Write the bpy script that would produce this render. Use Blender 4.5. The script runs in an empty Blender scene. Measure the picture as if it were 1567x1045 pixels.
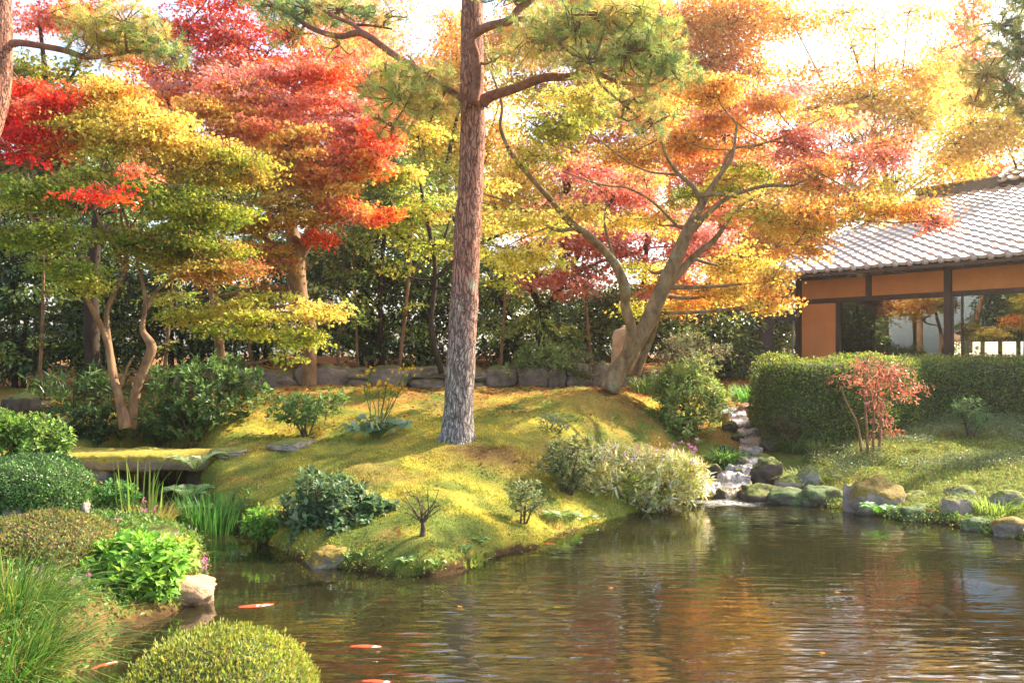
import bpy, math, random
import numpy as np
from mathutils import Vector
C = bpy.context.scene
rng = np.random.default_rng(7)
random.seed(7)
R = math.radians

# ---------------------------------------------------------------- camera, sky, sun, exposure
F = 1306.0; HOR = 540.0; CX = 783.5; HC = 2.0        # focal length and horizon of the photo in its pixels, eye height
cam = bpy.data.objects.new('camera', bpy.data.cameras.new('camera'))
C.collection.objects.link(cam); C.camera = cam
cam.location = (0, 0, HC); cam.rotation_euler = (R(90), 0, 0)
cam.data.sensor_width = 36; cam.data.lens = 36 * F / 1567
cam.data.shift_y = (HOR - 522.5) / 1567
cam.data.clip_start = 0.1; cam.data.clip_end = 2000
SUN_AZ, SUN_EL = R(60), R(38)                        # right of the view direction, above the horizon
sd = Vector((math.sin(SUN_AZ) * math.cos(SUN_EL), math.cos(SUN_AZ) * math.cos(SUN_EL), math.sin(SUN_EL)))
W = bpy.data.worlds.new('World'); C.world = W; W.use_nodes = True
nt = W.node_tree
sky = nt.nodes.new('ShaderNodeTexSky'); sky.sky_type = 'NISHITA'; sky.sun_disc = False
sky.sun_elevation = SUN_EL; sky.sun_rotation = SUN_AZ
sky.air_density = 1.0; sky.dust_density = 3.0; sky.ozone_density = 1.0
bg = nt.nodes['Background']; bg.inputs[1].default_value = 0.15
nt.links.new(sky.outputs[0], bg.inputs[0])
sl = bpy.data.lights.new('sun', 'SUN'); sl.energy = 4.2; sl.angle = R(0.5); sl.color = (1.0, 0.89, 0.70)
so = bpy.data.objects.new('sun', sl); C.collection.objects.link(so)
so.rotation_euler = sd.to_track_quat('Z', 'Y').to_euler(); so.location = sd * 60
C.view_settings.view_transform = 'Standard'; C.view_settings.look = 'None'
C.view_settings.exposure = 1.92; C.view_settings.gamma = 1
C.cycles.max_bounces = 8; C.cycles.diffuse_bounces = 4; C.cycles.glossy_bounces = 3
C.cycles.transmission_bounces = 4; C.cycles.transparent_max_bounces = 8
C.cycles.caustics_reflective = False; C.cycles.caustics_refractive = False
C.cycles.sample_clamp_indirect = 6.0

# ---------------------------------------------------------------- helpers
def at(px, py, d): return np.array([(px - CX) * d / F, d, HC - (py - HOR) * d / F])
def hsh(ix, iy, iz, s):
    v = np.sin(ix * 127.1 + iy * 311.7 + iz * 74.7 + s * 53.3) * 43758.5453
    return v - np.floor(v)
def vn(P, f=1.0, s=0):
    P = np.asarray(P, float) * f; i = np.floor(P); t = P - i; t = t * t * (3 - 2 * t); r = 0
    for a in (0, 1):
        for b in (0, 1):
            for c in (0, 1):
                w = (t[:, 0] if a else 1 - t[:, 0]) * (t[:, 1] if b else 1 - t[:, 1]) * (t[:, 2] if c else 1 - t[:, 2])
                r = r + w * hsh(i[:, 0] + a, i[:, 1] + b, i[:, 2] + c, s)
    return r
def fbm(P, f=1.0, o=3, s=0):
    return sum(vn(P, f * 2 ** k, s + k) * 0.5 ** k for k in range(o)) / sum(0.5 ** k for k in range(o))
def sstep(a, b, x):
    t = np.clip((x - a) / (b - a), 0, 1); return t * t * (3 - 2 * t)
def nrm(v): return v / np.maximum(np.linalg.norm(v, axis=-1, keepdims=True), 1e-9)

def link(o, parent=None, loc=None):
    C.collection.objects.link(o)
    if parent is not None: o.parent = parent
    if loc is not None: o.location = loc
    return o
def tag(o, label=None, cat=None, group=None, kind=None):
    if label: o['label'] = label
    if cat: o['category'] = cat
    if group: o['group'] = group
    if kind: o['kind'] = kind
    return o
def thing(name, label, cat, loc, group=None):
    o = bpy.data.objects.new(name, None); link(o, None, Vector(loc)); o.empty_display_size = .2
    return tag(o, label, cat, group)
def mesh(name, V, Fs, m, parent=None, col=None, smooth=False, origin=None):
    """V (n,3) world points; Fs a face array (m,k) or a list of such arrays; children are stored relative to their thing"""
    V = np.asarray(V, np.float32)
    if isinstance(Fs, np.ndarray): Fs = [Fs]
    Fs = [np.asarray(f, np.int32) for f in Fs if len(f)]
    if parent is not None: origin = world(parent)
    if origin is not None: V = V - np.asarray(origin, np.float32)
    me = bpy.data.meshes.new(name)
    me.vertices.add(len(V)); me.vertices.foreach_set('co', V.ravel())
    li = np.concatenate([f.ravel() for f in Fs]); tot = np.concatenate([np.full(len(f), f.shape[1]) for f in Fs])
    me.loops.add(len(li)); me.loops.foreach_set('vertex_index', li.astype(np.int32))
    st = np.concatenate([[0], np.cumsum(tot)[:-1]]).astype(np.int32)
    me.polygons.add(len(tot)); me.polygons.foreach_set('loop_start', st)
    try: me.polygons.foreach_set('loop_total', tot.astype(np.int32))
    except Exception: pass
    if col is not None:
        a = me.color_attributes.new('Col', 'FLOAT_COLOR', 'POINT')
        c = np.ones((len(V), 4), np.float32); c[:, :3] = col; a.data.foreach_set('color', c.ravel())
    me.polygons.foreach_set('use_smooth', np.full(len(tot), bool(smooth)))
    me.update(calc_edges=True); me.validate()
    me.materials.append(m)
    o = bpy.data.objects.new(name, me); link(o, parent)
    if parent is None and origin is not None: o.location = Vector(origin)
    return o
def world(o):
    v = Vector((0, 0, 0))
    while o is not None: v = v + o.location; o = o.parent
    return np.array(v)

class MB:
    """collects pieces into one mesh"""
    def __init__(s): s.V = []; s.F = {}; s.n = 0; s.c = []; s.hasc = False
    def add(s, V, Fs, col=None):
        V = np.asarray(V, float)
        for f in (Fs if isinstance(Fs, list) else [Fs]):
            f = np.asarray(f, int); s.F.setdefault(f.shape[1], []).append(f + s.n)
        s.V.append(V); s.n += len(V)
        if col is not None: s.hasc = True
        c = np.zeros((len(V), 3)) + (0.5 if col is None else col); s.c.append(c); return s
    def box(s, c, dx, dy, dz, ux=(1, 0, 0), uy=(0, 1, 0), uz=(0, 0, 1), bev=0.0):
        """box centred at c, full sizes dx dy dz along the unit axes"""
        c = np.asarray(c, float); ux, uy, uz = (np.asarray(a, float) for a in (ux, uy, uz))
        P = [c + ux * i * dx / 2 + uy * j * dy / 2 + uz * k * dz / 2 for i in (-1, 1) for j in (-1, 1) for k in (-1, 1)]
        return s.add(P, np.array([[0, 1, 3, 2], [4, 6, 7, 5], [0, 4, 5, 1], [2, 3, 7, 6], [0, 2, 6, 4], [1, 5, 7, 3]]))
    def tube(s, P, r, k=8, caps=True, col=None, bump=0, bf=3.0):
        P = np.asarray(P, float); n = len(P); r = np.broadcast_to(np.asarray(r, float), (n,))
        T = nrm(np.gradient(P, axis=0)); a = np.array([0, 0, 1.]) if abs(T[0, 2]) < .9 else np.array([1., 0, 0])
        V = []
        for i in range(n):
            u = np.cross(T[i], a); u /= max(np.linalg.norm(u), 1e-6); v = np.cross(u, T[i]); a = v
            th = np.arange(k) * 2 * math.pi / k
            V.append(P[i] + r[i] * (np.cos(th)[:, None] * u + np.sin(th)[:, None] * v))
        V = np.concatenate(V)
        if bump:
            ax = np.repeat(P, k, 0); d = V - ax
            V = ax + d * (1 + bump * (fbm(V, bf, 3, 5)[:, None] - .5) * 2)
        i, j = np.meshgrid(np.arange(n - 1), np.arange(k), indexing='ij'); i = i.ravel(); j = j.ravel(); j2 = (j + 1) % k
        Fq = np.stack([i * k + j, i * k + j2, (i + 1) * k + j2, (i + 1) * k + j], 1)
        fs = [Fq]
        if caps:
            V = np.concatenate([V, P[:1], P[-1:]]); q = np.arange(k); q2 = (q + 1) % k
            fs.append(np.concatenate([np.stack([q2, q, np.full(k, n * k)], 1), np.stack([(n - 1) * k + q, (n - 1) * k + q2, np.full(k, n * k + 1)], 1)]))
        return s.add(V, fs, col)
    def build(s, name, m, parent=None, smooth=False, origin=None):
        return mesh(name, np.concatenate(s.V), [np.concatenate(f) for f in s.F.values()], m, parent,
                    np.concatenate(s.c) if s.hasc else None, smooth, origin)

def curve(pts, n=8):
    """Catmull-Rom through pts (k,m)"""
    P = np.asarray(pts, float)
    if len(P) < 3: 
        t = np.linspace(0, 1, n)[:, None]; return P[0] * (1 - t) + P[-1] * t
    P = np.concatenate([[2 * P[0] - P[1]], P, [2 * P[-1] - P[-2]]]); out = []
    for i in range(1, len(P) - 2):
        t = np.linspace(0, 1, n, endpoint=False)[:, None]; a, b, c, d = P[i - 1:i + 3]
        out.append(.5 * (2 * b + (c - a) * t + (2 * a - 5 * b + 4 * c - d) * t ** 2 + (3 * b - a - 3 * c + d) * t ** 3))
    return np.concatenate(out + [P[-2:-1]])

# leaf templates: points (x side, y along, z up), faces
def star(ang, ln, w=.17):
    V = []; Fc = []
    for k, (a, l) in enumerate(zip(ang, ln)):
        a = R(a); t = np.array([math.sin(a), math.cos(a)]); n = np.array([t[1], -t[0]])
        b = np.array([0, .32]); V += [[*(b - n * w * l), 0], [*(b + n * w * l), 0], [*(b + t * l * .68), -.1 * l]]
        Fc.append([3 * k, 3 * k + 1, 3 * k + 2])
    return np.array(V), np.array(Fc)
T_MAPLE = star([-112, -55, 0, 55, 112], [.62, .9, 1., .9, .62], .2)
T_MAPLE3 = star([-72, 0, 72], [.85, 1., .85], .26)
T_OVAL = (np.array([[0, 0, 0], [-.24, .45, .07], [0, 1, -.06], [.24, .45, .07]]), np.array([[0, 3, 2], [0, 2, 1]]))
T_BROAD = (np.array([[0, 0, 0], [-.22, .25, .05], [-.24, .6, .05], [0, 1, -.12], [.24, .6, .05], [.22, .25, .05], [0, .5, 0.]]),
           np.array([[0, 5, 6], [5, 4, 6], [4, 3, 6], [3, 2, 6], [2, 1, 6], [1, 0, 6]]))
T_NARROW = (np.array([[0, 0, 0], [-.13, .4, .03], [0, 1, -.1], [.13, .4, .03]]), np.array([[0, 3, 2], [0, 2, 1]]))
T_LEAFLET = (np.array([[0, 0, 0], [-.07, .3, .02], [0, 1, -.12], [.07, .3, .02]]), np.array([[0, 3, 2], [0, 2, 1]]))
T_CHIP = (np.array([[-.3, 0, 0], [.3, 0, 0], [.25, .8, 0], [-.25, .8, .05]]), np.array([[0, 1, 2], [0, 2, 3]]))
T_NEEDLE = (np.array([[-.028, 0, 0], [.028, 0, 0], [0, 1, 0]]), np.array([[0, 1, 2]]))
def lobed():
    V = [[0, 0, 0]]
    for k in range(12):
        a = R(-165 + k * 30); r = .5 if k % 2 else .46; V.append([r * math.sin(a), .42 + r * math.cos(a), .04 * (k % 2)])
    return np.array(V), np.array([[0, k + 2, k + 1] for k in range(11)])
T_ROUND = lobed()

def leaves(P, D, N, S, T, col):
    """place template T at points P, along D, facing N, length S, colour col -> V, F, colours"""
    P, D, N = (np.asarray(a, float) for a in (P, D, N)); n = len(P)
    y = nrm(D); x = nrm(np.cross(y, N)); z = np.cross(x, y)
    Tv, Tf = T; S = np.broadcast_to(S, (n,))
    V = P[:, None] + S[:, None, None] * (Tv[None, :, 0, None] * x[:, None] + Tv[None, :, 1, None] * y[:, None] + Tv[None, :, 2, None] * z[:, None])
    Fc = Tf[None] + (np.arange(n) * len(Tv))[:, None, None]
    return V.reshape(-1, 3), Fc.reshape(-1, Tf.shape[1]), np.repeat(np.broadcast_to(col, (n, 3)), len(Tv), 0)
def rv(n): return nrm(rng.normal(size=(n, 3)))
def jit(c, n, a=.25):
    """n pigments round colour c"""
    c = np.asarray(c, float); k = 1 + rng.normal(0, a, (n, 1)); h = 1 + rng.normal(0, a * .4, (n, 3))
    return np.clip(c * np.clip(k, .35, 1.9) * h, .003, .95)

# ---------------------------------------------------------------- materials
def newmat(name):
    m = bpy.data.materials.new(name); m.use_nodes = True; m.node_tree.nodes.clear(); return m, m.node_tree
def node(t, ty, **k):
    n = t.nodes.new(ty)
    for a, b in k.items():
        if a.startswith('i_'):
            q = a[2:].replace('_', ' '); n.inputs[int(q) if q.isdigit() else q].default_value = b
        else: setattr(n, a, b)
    return n
def ramp(t, fac, stops):
    r = t.nodes.new('ShaderNodeValToRGB'); t.links.new(fac, r.inputs[0]); e = r.color_ramp.elements
    while len(e) < len(stops): e.new(.5)
    for q, (p, c) in zip(e, stops): q.position = p; q.color = (*c, 1) if len(c) == 3 else c
    return r.outputs[0]
def noise(t, scale, detail=4, rough=.6, vec=None, dist=0, out=0):
    n = node(t, 'ShaderNodeTexNoise', i_Scale=scale, i_Detail=detail, i_Roughness=rough, i_Distortion=dist)
    if vec: t.links.new(vec, n.inputs['Vector'])
    return n.outputs[out]
def coords(t, scale=(1, 1, 1), rot=(0, 0, 0), geo=False):
    if geo: c = node(t, 'ShaderNodeNewGeometry').outputs['Position']
    else: c = node(t, 'ShaderNodeTexCoord').outputs['Object']
    m = node(t, 'ShaderNodeMapping'); m.inputs['Scale'].default_value = scale; m.inputs['Rotation'].default_value = rot
    t.links.new(c, m.inputs[0]); return m.outputs[0]
def mixc(t, a, b, f, mode='MIX'):
    n = node(t, 'ShaderNodeMix', data_type='RGBA', blend_type=mode)
    for s, v in ((0, f), (6, a), (7, b)):
        if hasattr(v, 'links'): t.links.new(v, n.inputs[s])
        elif s == 0: n.inputs[0].default_value = v
        else: n.inputs[s].default_value = (*v, 1)
    return n.outputs[2]
def finish(t, col, rough=.7, bump=None, bs=.4, bd=.02, spec=.4, metal=0):
    p = node(t, 'ShaderNodeBsdfPrincipled'); o = node(t, 'ShaderNodeOutputMaterial')
    if hasattr(col, 'links'): t.links.new(col, p.inputs['Base Color'])
    else: p.inputs['Base Color'].default_value = (*col, 1)
    if hasattr(rough, 'links'): t.links.new(rough, p.inputs['Roughness'])
    else: p.inputs['Roughness'].default_value = rough
    p.inputs['Specular IOR Level'].default_value = spec; p.inputs['Metallic'].default_value = metal
    if bump is not None:
        b = node(t, 'ShaderNodeBump', i_Strength=bs, i_Distance=bd); t.links.new(bump, b.inputs['Height']); t.links.new(b.outputs[0], p.inputs['Normal'])
    t.links.new(p.outputs[0], o.inputs[0]); return p
def plain(name, c, rough=.7, var=.25, scale=6, bs=.3, bd=.01, stretch=(1, 1, 1), spec=.4):
    m, t = newmat(name); v = coords(t, stretch)
    n = noise(t, scale, 5, .65, v)
    col = ramp(t, n, [(.25, tuple(x * (1 - var) for x in c)), (.75, tuple(min(x * (1 + var), 1) for x in c))])
    finish(t, col, rough, n, bs, bd, spec); return m
def leafmat(name, trans=.5, gloss=0.0, rough=.4, sat=1.25):
    m, t = newmat(name); a = node(t, 'ShaderNodeAttribute', attribute_name='Col').outputs['Color']
    d = node(t, 'ShaderNodeBsdfDiffuse'); t.links.new(a, d.inputs[0])
    tr = node(t, 'ShaderNodeBsdfTranslucent')
    hs = node(t, 'ShaderNodeHueSaturation', i_Saturation=1.05, i_Value=sat); t.links.new(a, hs.inputs['Color']); t.links.new(hs.outputs[0], tr.inputs[0])
    mx = node(t, 'ShaderNodeMixShader', i_0=trans); t.links.new(d.outputs[0], mx.inputs[1]); t.links.new(tr.outputs[0], mx.inputs[2])
    o = node(t, 'ShaderNodeOutputMaterial'); last = mx.outputs[0]
    if gloss:
        g = node(t, 'ShaderNodeBsdfGlossy', i_Roughness=rough); g.inputs[0].default_value = (1, 1, 1, 1)
        fr = node(t, 'ShaderNodeLayerWeight', i_Blend=.25); mu = node(t, 'ShaderNodeMath', operation='MULTIPLY', i_1=gloss); mu.inputs[1].default_value = gloss
        ad = node(t, 'ShaderNodeMath', operation='ADD'); ad.inputs[1].default_value = gloss * .12
        t.links.new(fr.outputs[0], mu.inputs[0]); t.links.new(mu.outputs[0], ad.inputs[0])
        m2 = node(t, 'ShaderNodeMixShader'); t.links.new(ad.outputs[0], m2.inputs[0]); t.links.new(last, m2.inputs[1]); t.links.new(g.outputs[0], m2.inputs[2]); last = m2.outputs[0]
    t.links.new(last, o.inputs[0]); return m
M = {}
M['maple'] = leafmat('maple_leaf', .66, 0, sat=1.06)
M['leaf'] = leafmat('soft_leaf', .42, .12, .45)
M['glossy'] = leafmat('glossy_leaf', .25, .25, .36)
M['needle'] = leafmat('pine_needle', .4, .04, .5)
M['grass'] = leafmat('grass_blade', .45, .03, .5)
M['mossleaf'] = leafmat('moss_tips', .45, 0)
M['petal'] = leafmat('petal', .5, 0)
def bark(name, c0, c1, sc=9, stretch=(1, 1, .3), bd=.015, lichen=0):
    m, t = newmat(name); v = coords(t, stretch); n = noise(t, sc, 6, .7, v, .4)
    col = ramp(t, n, [(.3, c0), (.7, c1)])
    if lichen:
        n2 = noise(t, 3.2, 5, .7, coords(t)); f = ramp(t, n2, [(.56, (0, 0, 0)), (.64, (lichen,) * 3)])
        col = mixc(t, col, (.28, .3, .17), f)
    finish(t, col, .85, n, .8, bd, .2); return m
M['bark'] = bark('maple_bark', (.08, .045, .022), (.38, .25, .12), 8, (1, 1, .45), .02, .7)
M['bark_warm'] = bark('warm_maple_bark', (.10, .05, .025), (.36, .21, .11), 8, (1, 1, .45), .02, .35)
M['bark_dark'] = bark('dark_bark', (.02, .014, .01), (.075, .05, .032))
M['stem'] = bark('shrub_stem', (.05, .035, .02), (.17, .12, .07), 20)
M['stem_red'] = bark('reddish_stem', (.16, .07, .04), (.34, .18, .11), 20)
M['stem_green'] = bark('green_stem', (.06, .1, .02), (.16, .22, .05), 20)
def pinebark():
    m, t = newmat('pine_bark'); v = coords(t, (1, 1, .16)); 
    vo = node(t, 'ShaderNodeTexVoronoi', feature='DISTANCE_TO_EDGE', i_Scale=24.0); 
    wv = noise(t, 7, 4, .6, coords(t, (1, 1, .45)), 0, 1); mv = node(t, 'ShaderNodeVectorMath', operation='MULTIPLY_ADD')
    mv.inputs[1].default_value = (.16, .16, .10); t.links.new(wv, mv.inputs[0]); t.links.new(v, mv.inputs[2]); t.links.new(mv.outputs[0], vo.inputs['Vector'])
    crack = ramp(t, vo.outputs['Distance'], [(0.0, (0, 0, 0)), (.14, (1, 1, 1))])
    n = noise(t, 22, 6, .75, coords(t, (1, 1, .35)))
    sep = node(t, 'ShaderNodeSeparateXYZ'); t.links.new(node(t, 'ShaderNodeTexCoord').outputs['Object'], sep.inputs[0])
    add = node(t, 'ShaderNodeMath', operation='MULTIPLY_ADD'); add.inputs[1].default_value = 2.2; t.links.new(noise(t, 1.6, 4, .6, coords(t, (1.6, 1.6, .5))), add.inputs[0]); t.links.new(sep.outputs[2], add.inputs[2])
    hz = node(t, 'ShaderNodeMapRange', i_1=1.4, i_2=3.4); t.links.new(add.outputs[0], hz.inputs[0])
    low = ramp(t, n, [(.28, (.10, .08, .07)), (.5, (.30, .26, .23)), (.68, (.60, .57, .52))])
    up = ramp(t, n, [(.28, (.17, .06, .04)), (.5, (.42, .18, .11)), (.75, (.56, .33, .24))])
    col = mixc(t, low, up, hz.outputs[0])
    col = mixc(t, mixc(t, col, (.05, .03, .022), .75), col, crack)
    li = ramp(t, noise(t, 4.0, 3, .6, coords(t, (1, 1, .7))), [(.66, (0, 0, 0)), (.69, (.8, .8, .8))])
    col = mixc(t, col, (.46, .47, .30), li)
    hgt = mixc(t, crack, n, .35)
    finish(t, col, .85, hgt, 1.0, .03, .25); return m
M['pine'] = pinebark()
def rock(name, c0, c1, moss=.5, mc=(.16, .17, .03), sc=3.0):
    m, t = newmat(name); v = coords(t); n = noise(t, sc, 8, .7, v, .6); n2 = noise(t, sc * 9, 5, .7, v)
    col = ramp(t, n, [(.3, c0), (.52, c1), (.7, tuple(x * 1.35 for x in c1))]); col = mixc(t, col, n2, .25, 'OVERLAY')
    g = node(t, 'ShaderNodeNewGeometry'); sp = node(t, 'ShaderNodeSeparateXYZ'); t.links.new(g.outputs['Normal'], sp.inputs[0])
    ad = node(t, 'ShaderNodeMath', operation='ADD'); t.links.new(sp.outputs[2], ad.inputs[0]); t.links.new(noise(t, 2.3, 4, .65, v), ad.inputs[1])
    f = ramp(t, ad.outputs[0], [(max(0, 1.25 - moss) / 2, (0, 0, 0)), (min(1, (1.45 - moss) / 2), (1, 1, 1))])
    # ramp input is 0..2, so halve it
    hv = node(t, 'ShaderNodeMath', operation='MULTIPLY'); hv.inputs[1].default_value = .5; t.links.new(ad.outputs[0], hv.inputs[0])
    t.links.new(hv.outputs[0], f.node.inputs[0])
    mcol = ramp(t, n2, [(.3, tuple(x * .55 for x in mc)), (.7, tuple(x * 1.4 for x in mc))])
    if moss > 0: col = mixc(t, col, mcol, f)
    finish(t, col, .8, mixc(t, n, n2, .5), .9, .05, .3); return m
M['rock'] = rock('grey_rock', (.13, .10, .08), (.30, .26, .22), .35)
M['rock_pink'] = rock('pinkish_rock', (.20, .12, .10), (.42, .32, .27), .25)
M['rock_moss'] = rock('mossy_rock', (.13, .09, .07), (.34, .27, .21), .62, (.24, .16, .03))
M['rock_green'] = rock('green_rock', (.08, .06, .04), (.17, .14, .09), .75, (.12, .16, .05))
M['rock_tan'] = rock('tan_rock', (.30, .16, .09), (.52, .33, .2), -.4)
M['rock_dark'] = rock('dark_wet_rock', (.03, .022, .015), (.10, .07, .045), .25)
M['wallstone'] = rock('wall_stone', (.11, .08, .06), (.27, .21, .16), .3, (.13, .12, .04))
# ---------------------------------------------------------------- terrain: shoreline and heights
def shore(px, py): d = HC * F / (py - HOR); return ((px - CX) * d / F, d)
POND = [(10.5, 7.6), (8.4, 8.6)] + [shore(*p) for p in [(1567, 826), (1500, 812), (1440, 800), (1380, 797), (1330, 785), (1290, 779),
    (1240, 772), (1190, 769), (1140, 766), (1062, 764), (1040, 768), (1000, 778), (955, 792), (900, 806), (855, 820), (825, 838),
    (780, 845), (740, 858), (705, 873), (660, 884), (610, 884), (570, 876), (530, 872), (480, 868), (430, 846), (390, 826), (350, 806),
    (312, 790), (300, 765), (306, 745), (296, 738), (240, 732), (190, 735), (160, 745), (150, 770), (168, 790), (215, 806), (262, 822),
    (308, 845), (316, 880), (311, 905), (290, 930), (235, 950), (185, 970), (165, 1000), (120, 1045)]] + [(-2.4, 4.5), (-1.7, 4.1), (-.9, 4.0), (0, 4.05), (2, 3.9), (6, 3.6), (10.5, 3.9)]
POND = np.array(POND)
def sdf(X, Y):
    """distance to the shoreline, positive on land"""
    P = np.stack([X, Y], 1); best = np.full(len(P), 1e9); ins = np.zeros(len(P), bool)
    A = POND; B = np.roll(POND, -1, 0)
    for a, b in zip(A, B):
        ab = b - a; t = np.clip(((P - a) @ ab) / (ab @ ab), 0, 1); best = np.minimum(best, np.linalg.norm(P - a - t[:, None] * ab, axis=1))
        c = (a[1] > P[:, 1]) != (b[1] > P[:, 1])
        with np.errstate(divide='ignore', invalid='ignore'):
            ins ^= c & (P[:, 0] < (b[0] - a[0]) * (P[:, 1] - a[1]) / (b[1] - a[1]) + a[0])
    return np.where(ins, -best, best)
CP = [at(*p) for p in [(700, 668, 11.2), (620, 842, 7.8), (640, 800, 8.4), (650, 750, 9.3), (500, 700, 10.8), (560, 780, 9), (330, 728, 10.6), (420, 740, 10.1), (850, 778, 9.9),
    (850, 720, 10.8), (850, 650, 12.5), (850, 603, 15), (950, 592, 14.2), (1000, 660, 13), (1040, 735, 12), (780, 600, 15.5), (600, 600, 15.5),
    (450, 600, 15.5), (450, 660, 13), (200, 655, 12.5), (380, 690, 11.8), (100, 690, 12.3), (-60, 690, 12.5), (100, 615, 16), (-200, 610, 16),
    (75, 850, 6.6), (0, 950, 5), (-200, 900, 5), (60, 790, 8), (-150, 790, 8), (235, 880, 7), (200, 785, 9), (1210, 745, 12), (1300, 750, 11.3), (1400, 742, 11.1),
    (1567, 772, 9.9), (1800, 772, 9.9), (1567, 700, 12), (1800, 700, 12), (1400, 690, 12.6), (1250, 690, 13.2), (1567, 620, 16), (1400, 620, 16), (1180, 650, 15),
    (1080, 690, 13.3), (1060, 635, 14.8), (750, 640, 12.6), (620, 690, 11)]]
CP += [np.array(p) for p in [(-8, 18, 1.25), (-3, 18, 1.3), (0, 18, 1.35), (4, 18, 1.35), (8, 19, 1.4), (12, 17, 1.3), (-10, 24, 1.5), (0, 24, 1.55), (10, 24, 1.45),
    (0, 34, 1.6), (-16, 32, 1.6), (18, 30, 1.5), (-3, 2.5, .3), (0, 1, .32), (5, 1, .32), (12, 3, .3), (16, 10, .6), (-12, 6, .6), (-14, 14, 1.), (0, -6, .3)]]
CP = np.array(CP)
def _phi(r): return np.where(r > 1e-9, r * r * np.log(np.maximum(r, 1e-9)), 0)
_n = len(CP); _A = np.zeros((_n + 3, _n + 3)); _r = np.linalg.norm(CP[:, None, :2] - CP[None, :, :2], axis=2)
_A[:_n, :_n] = _phi(_r) + np.eye(_n) * .25; _A[:_n, _n] = 1; _A[:_n, _n + 1:] = CP[:, :2]; _A[_n:, :_n] = _A[:_n, _n:].T
_w = np.linalg.solve(_A, np.concatenate([CP[:, 2], np.zeros(3)]))
STREAM = curve([at(1118, 749, 11.75), at(1120, 735, 12.0), at(1135, 712, 12.6), at(1150, 685, 13.4), at(1143, 655, 14.3), at(1125, 632, 15.2), at(1105, 622, 16.2)], 10)
SW = np.interp(np.linspace(0, 1, len(STREAM)), [0, .12, .3, .6, 1], [.36, .24, .17, .15, .13])    # half widths
def height(X, Y, fine=True):
    X = np.asarray(X, float).ravel(); Y = np.asarray(Y, float).ravel()
    x = np.clip(X, -17, 19); y = np.clip(Y, -6, 34)
    L = np.zeros(len(x)) + _w[_n] + _w[_n + 1] * x + _w[_n + 2] * y
    for k in range(_n): L += _w[k] * _phi(np.hypot(x - CP[k, 0], y - CP[k, 1]))
    far = sstep(20, 45, Y); L = np.clip(L, .12, 1.75) * (1 - far) + 1.7 * far
    # raised ground behind the stone wall
    wy = 17.6; up = sstep(wy, wy + .25, Y) * sstep(-7.2, -6.6, X) * (1 - sstep(3.4, 4.4, X)); L = L + .38 * up * (1 - sstep(24, 30, Y))
    P = np.stack([X, Y, X * 0], 1)
    if fine: L = L + (fbm(P, 1.1, 3, 3) - .5) * .22 + (fbm(P, 2.6, 2, 13) - .5) * .09 + (fbm(P, 6, 2, 9) - .5) * .05
    s = sdf(X, Y)
    s = s + (fbm(P, 2.2, 3, 21) - .5) * .22
    land = np.maximum(L, .1) * (1 - np.exp(-np.maximum(s, 0) / .11)); bed = -.06 - .75 * (1 - np.exp(np.minimum(s, 0) / .55))
    h = np.where(s > 0, land - .03, bed)
    # stream bed
    near = (X > 3) & (X < 8) & (Y > 11) & (Y < 17)
    if near.any():
        q = np.where(near)[0]; Q = np.stack([X[q], Y[q]], 1); D = np.full(len(q), 9.); Z = np.zeros(len(q)); Wd = np.ones(len(q))
        for k in range(len(STREAM)):
            d = np.linalg.norm(Q - STREAM[k, :2], axis=1); m = d < D; D[m] = d[m]; Z[m] = STREAM[k, 2]; Wd[m] = SW[k]
        ch = Z - .1 + np.maximum(D - Wd * .8, 0) ** 1 * .9
        hq = h[q]; h[q] = np.where((s[q] > -.1), np.minimum(hq, ch), hq)
        h[q] = np.where((D < Wd) & (s[q] > 0), np.minimum(Z - .08, .9), h[q])
    return h
def g(x, y): return float(height([x], [y])[0])
def hit(px, py, dmin=2.5, dmax=26):
    d = np.arange(dmin, dmax, .05); P = np.stack([(px - CX) * d / F, d, HC - (py - HOR) * d / F], 1)
    b = P[:, 2] < height(P[:, 0], P[:, 1]); i = np.argmax(b) if b.any() else len(d) - 1
    p = P[i]; return np.array([p[0], p[1], g(p[0], p[1])])
def spaced(a, b, st, far, n=26):
    c = np.arange(a, b + 1e-6, st); q = np.geomspace(st * 1.5, far, n); return np.concatenate([a - np.cumsum(q)[::-1] , c, b + np.cumsum(q)])
gx = spaced(-9.5, 10.5, .055, 60); gy = spaced(3.5, 18.6, .055, 60); GX, GY = np.meshgrid(gx, gy); 
gz = height(GX, GY); nx, ny = len(gx), len(gy)
i, j = np.meshgrid(np.arange(ny - 1), np.arange(nx - 1), indexing='ij'); i = i.ravel(); j = j.ravel()
GF = np.stack([i * nx + j, i * nx + j + 1, (i + 1) * nx + j + 1, (i + 1) * nx + j], 1)
GV = np.stack([GX.ravel(), GY.ravel(), gz], 1)
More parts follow.
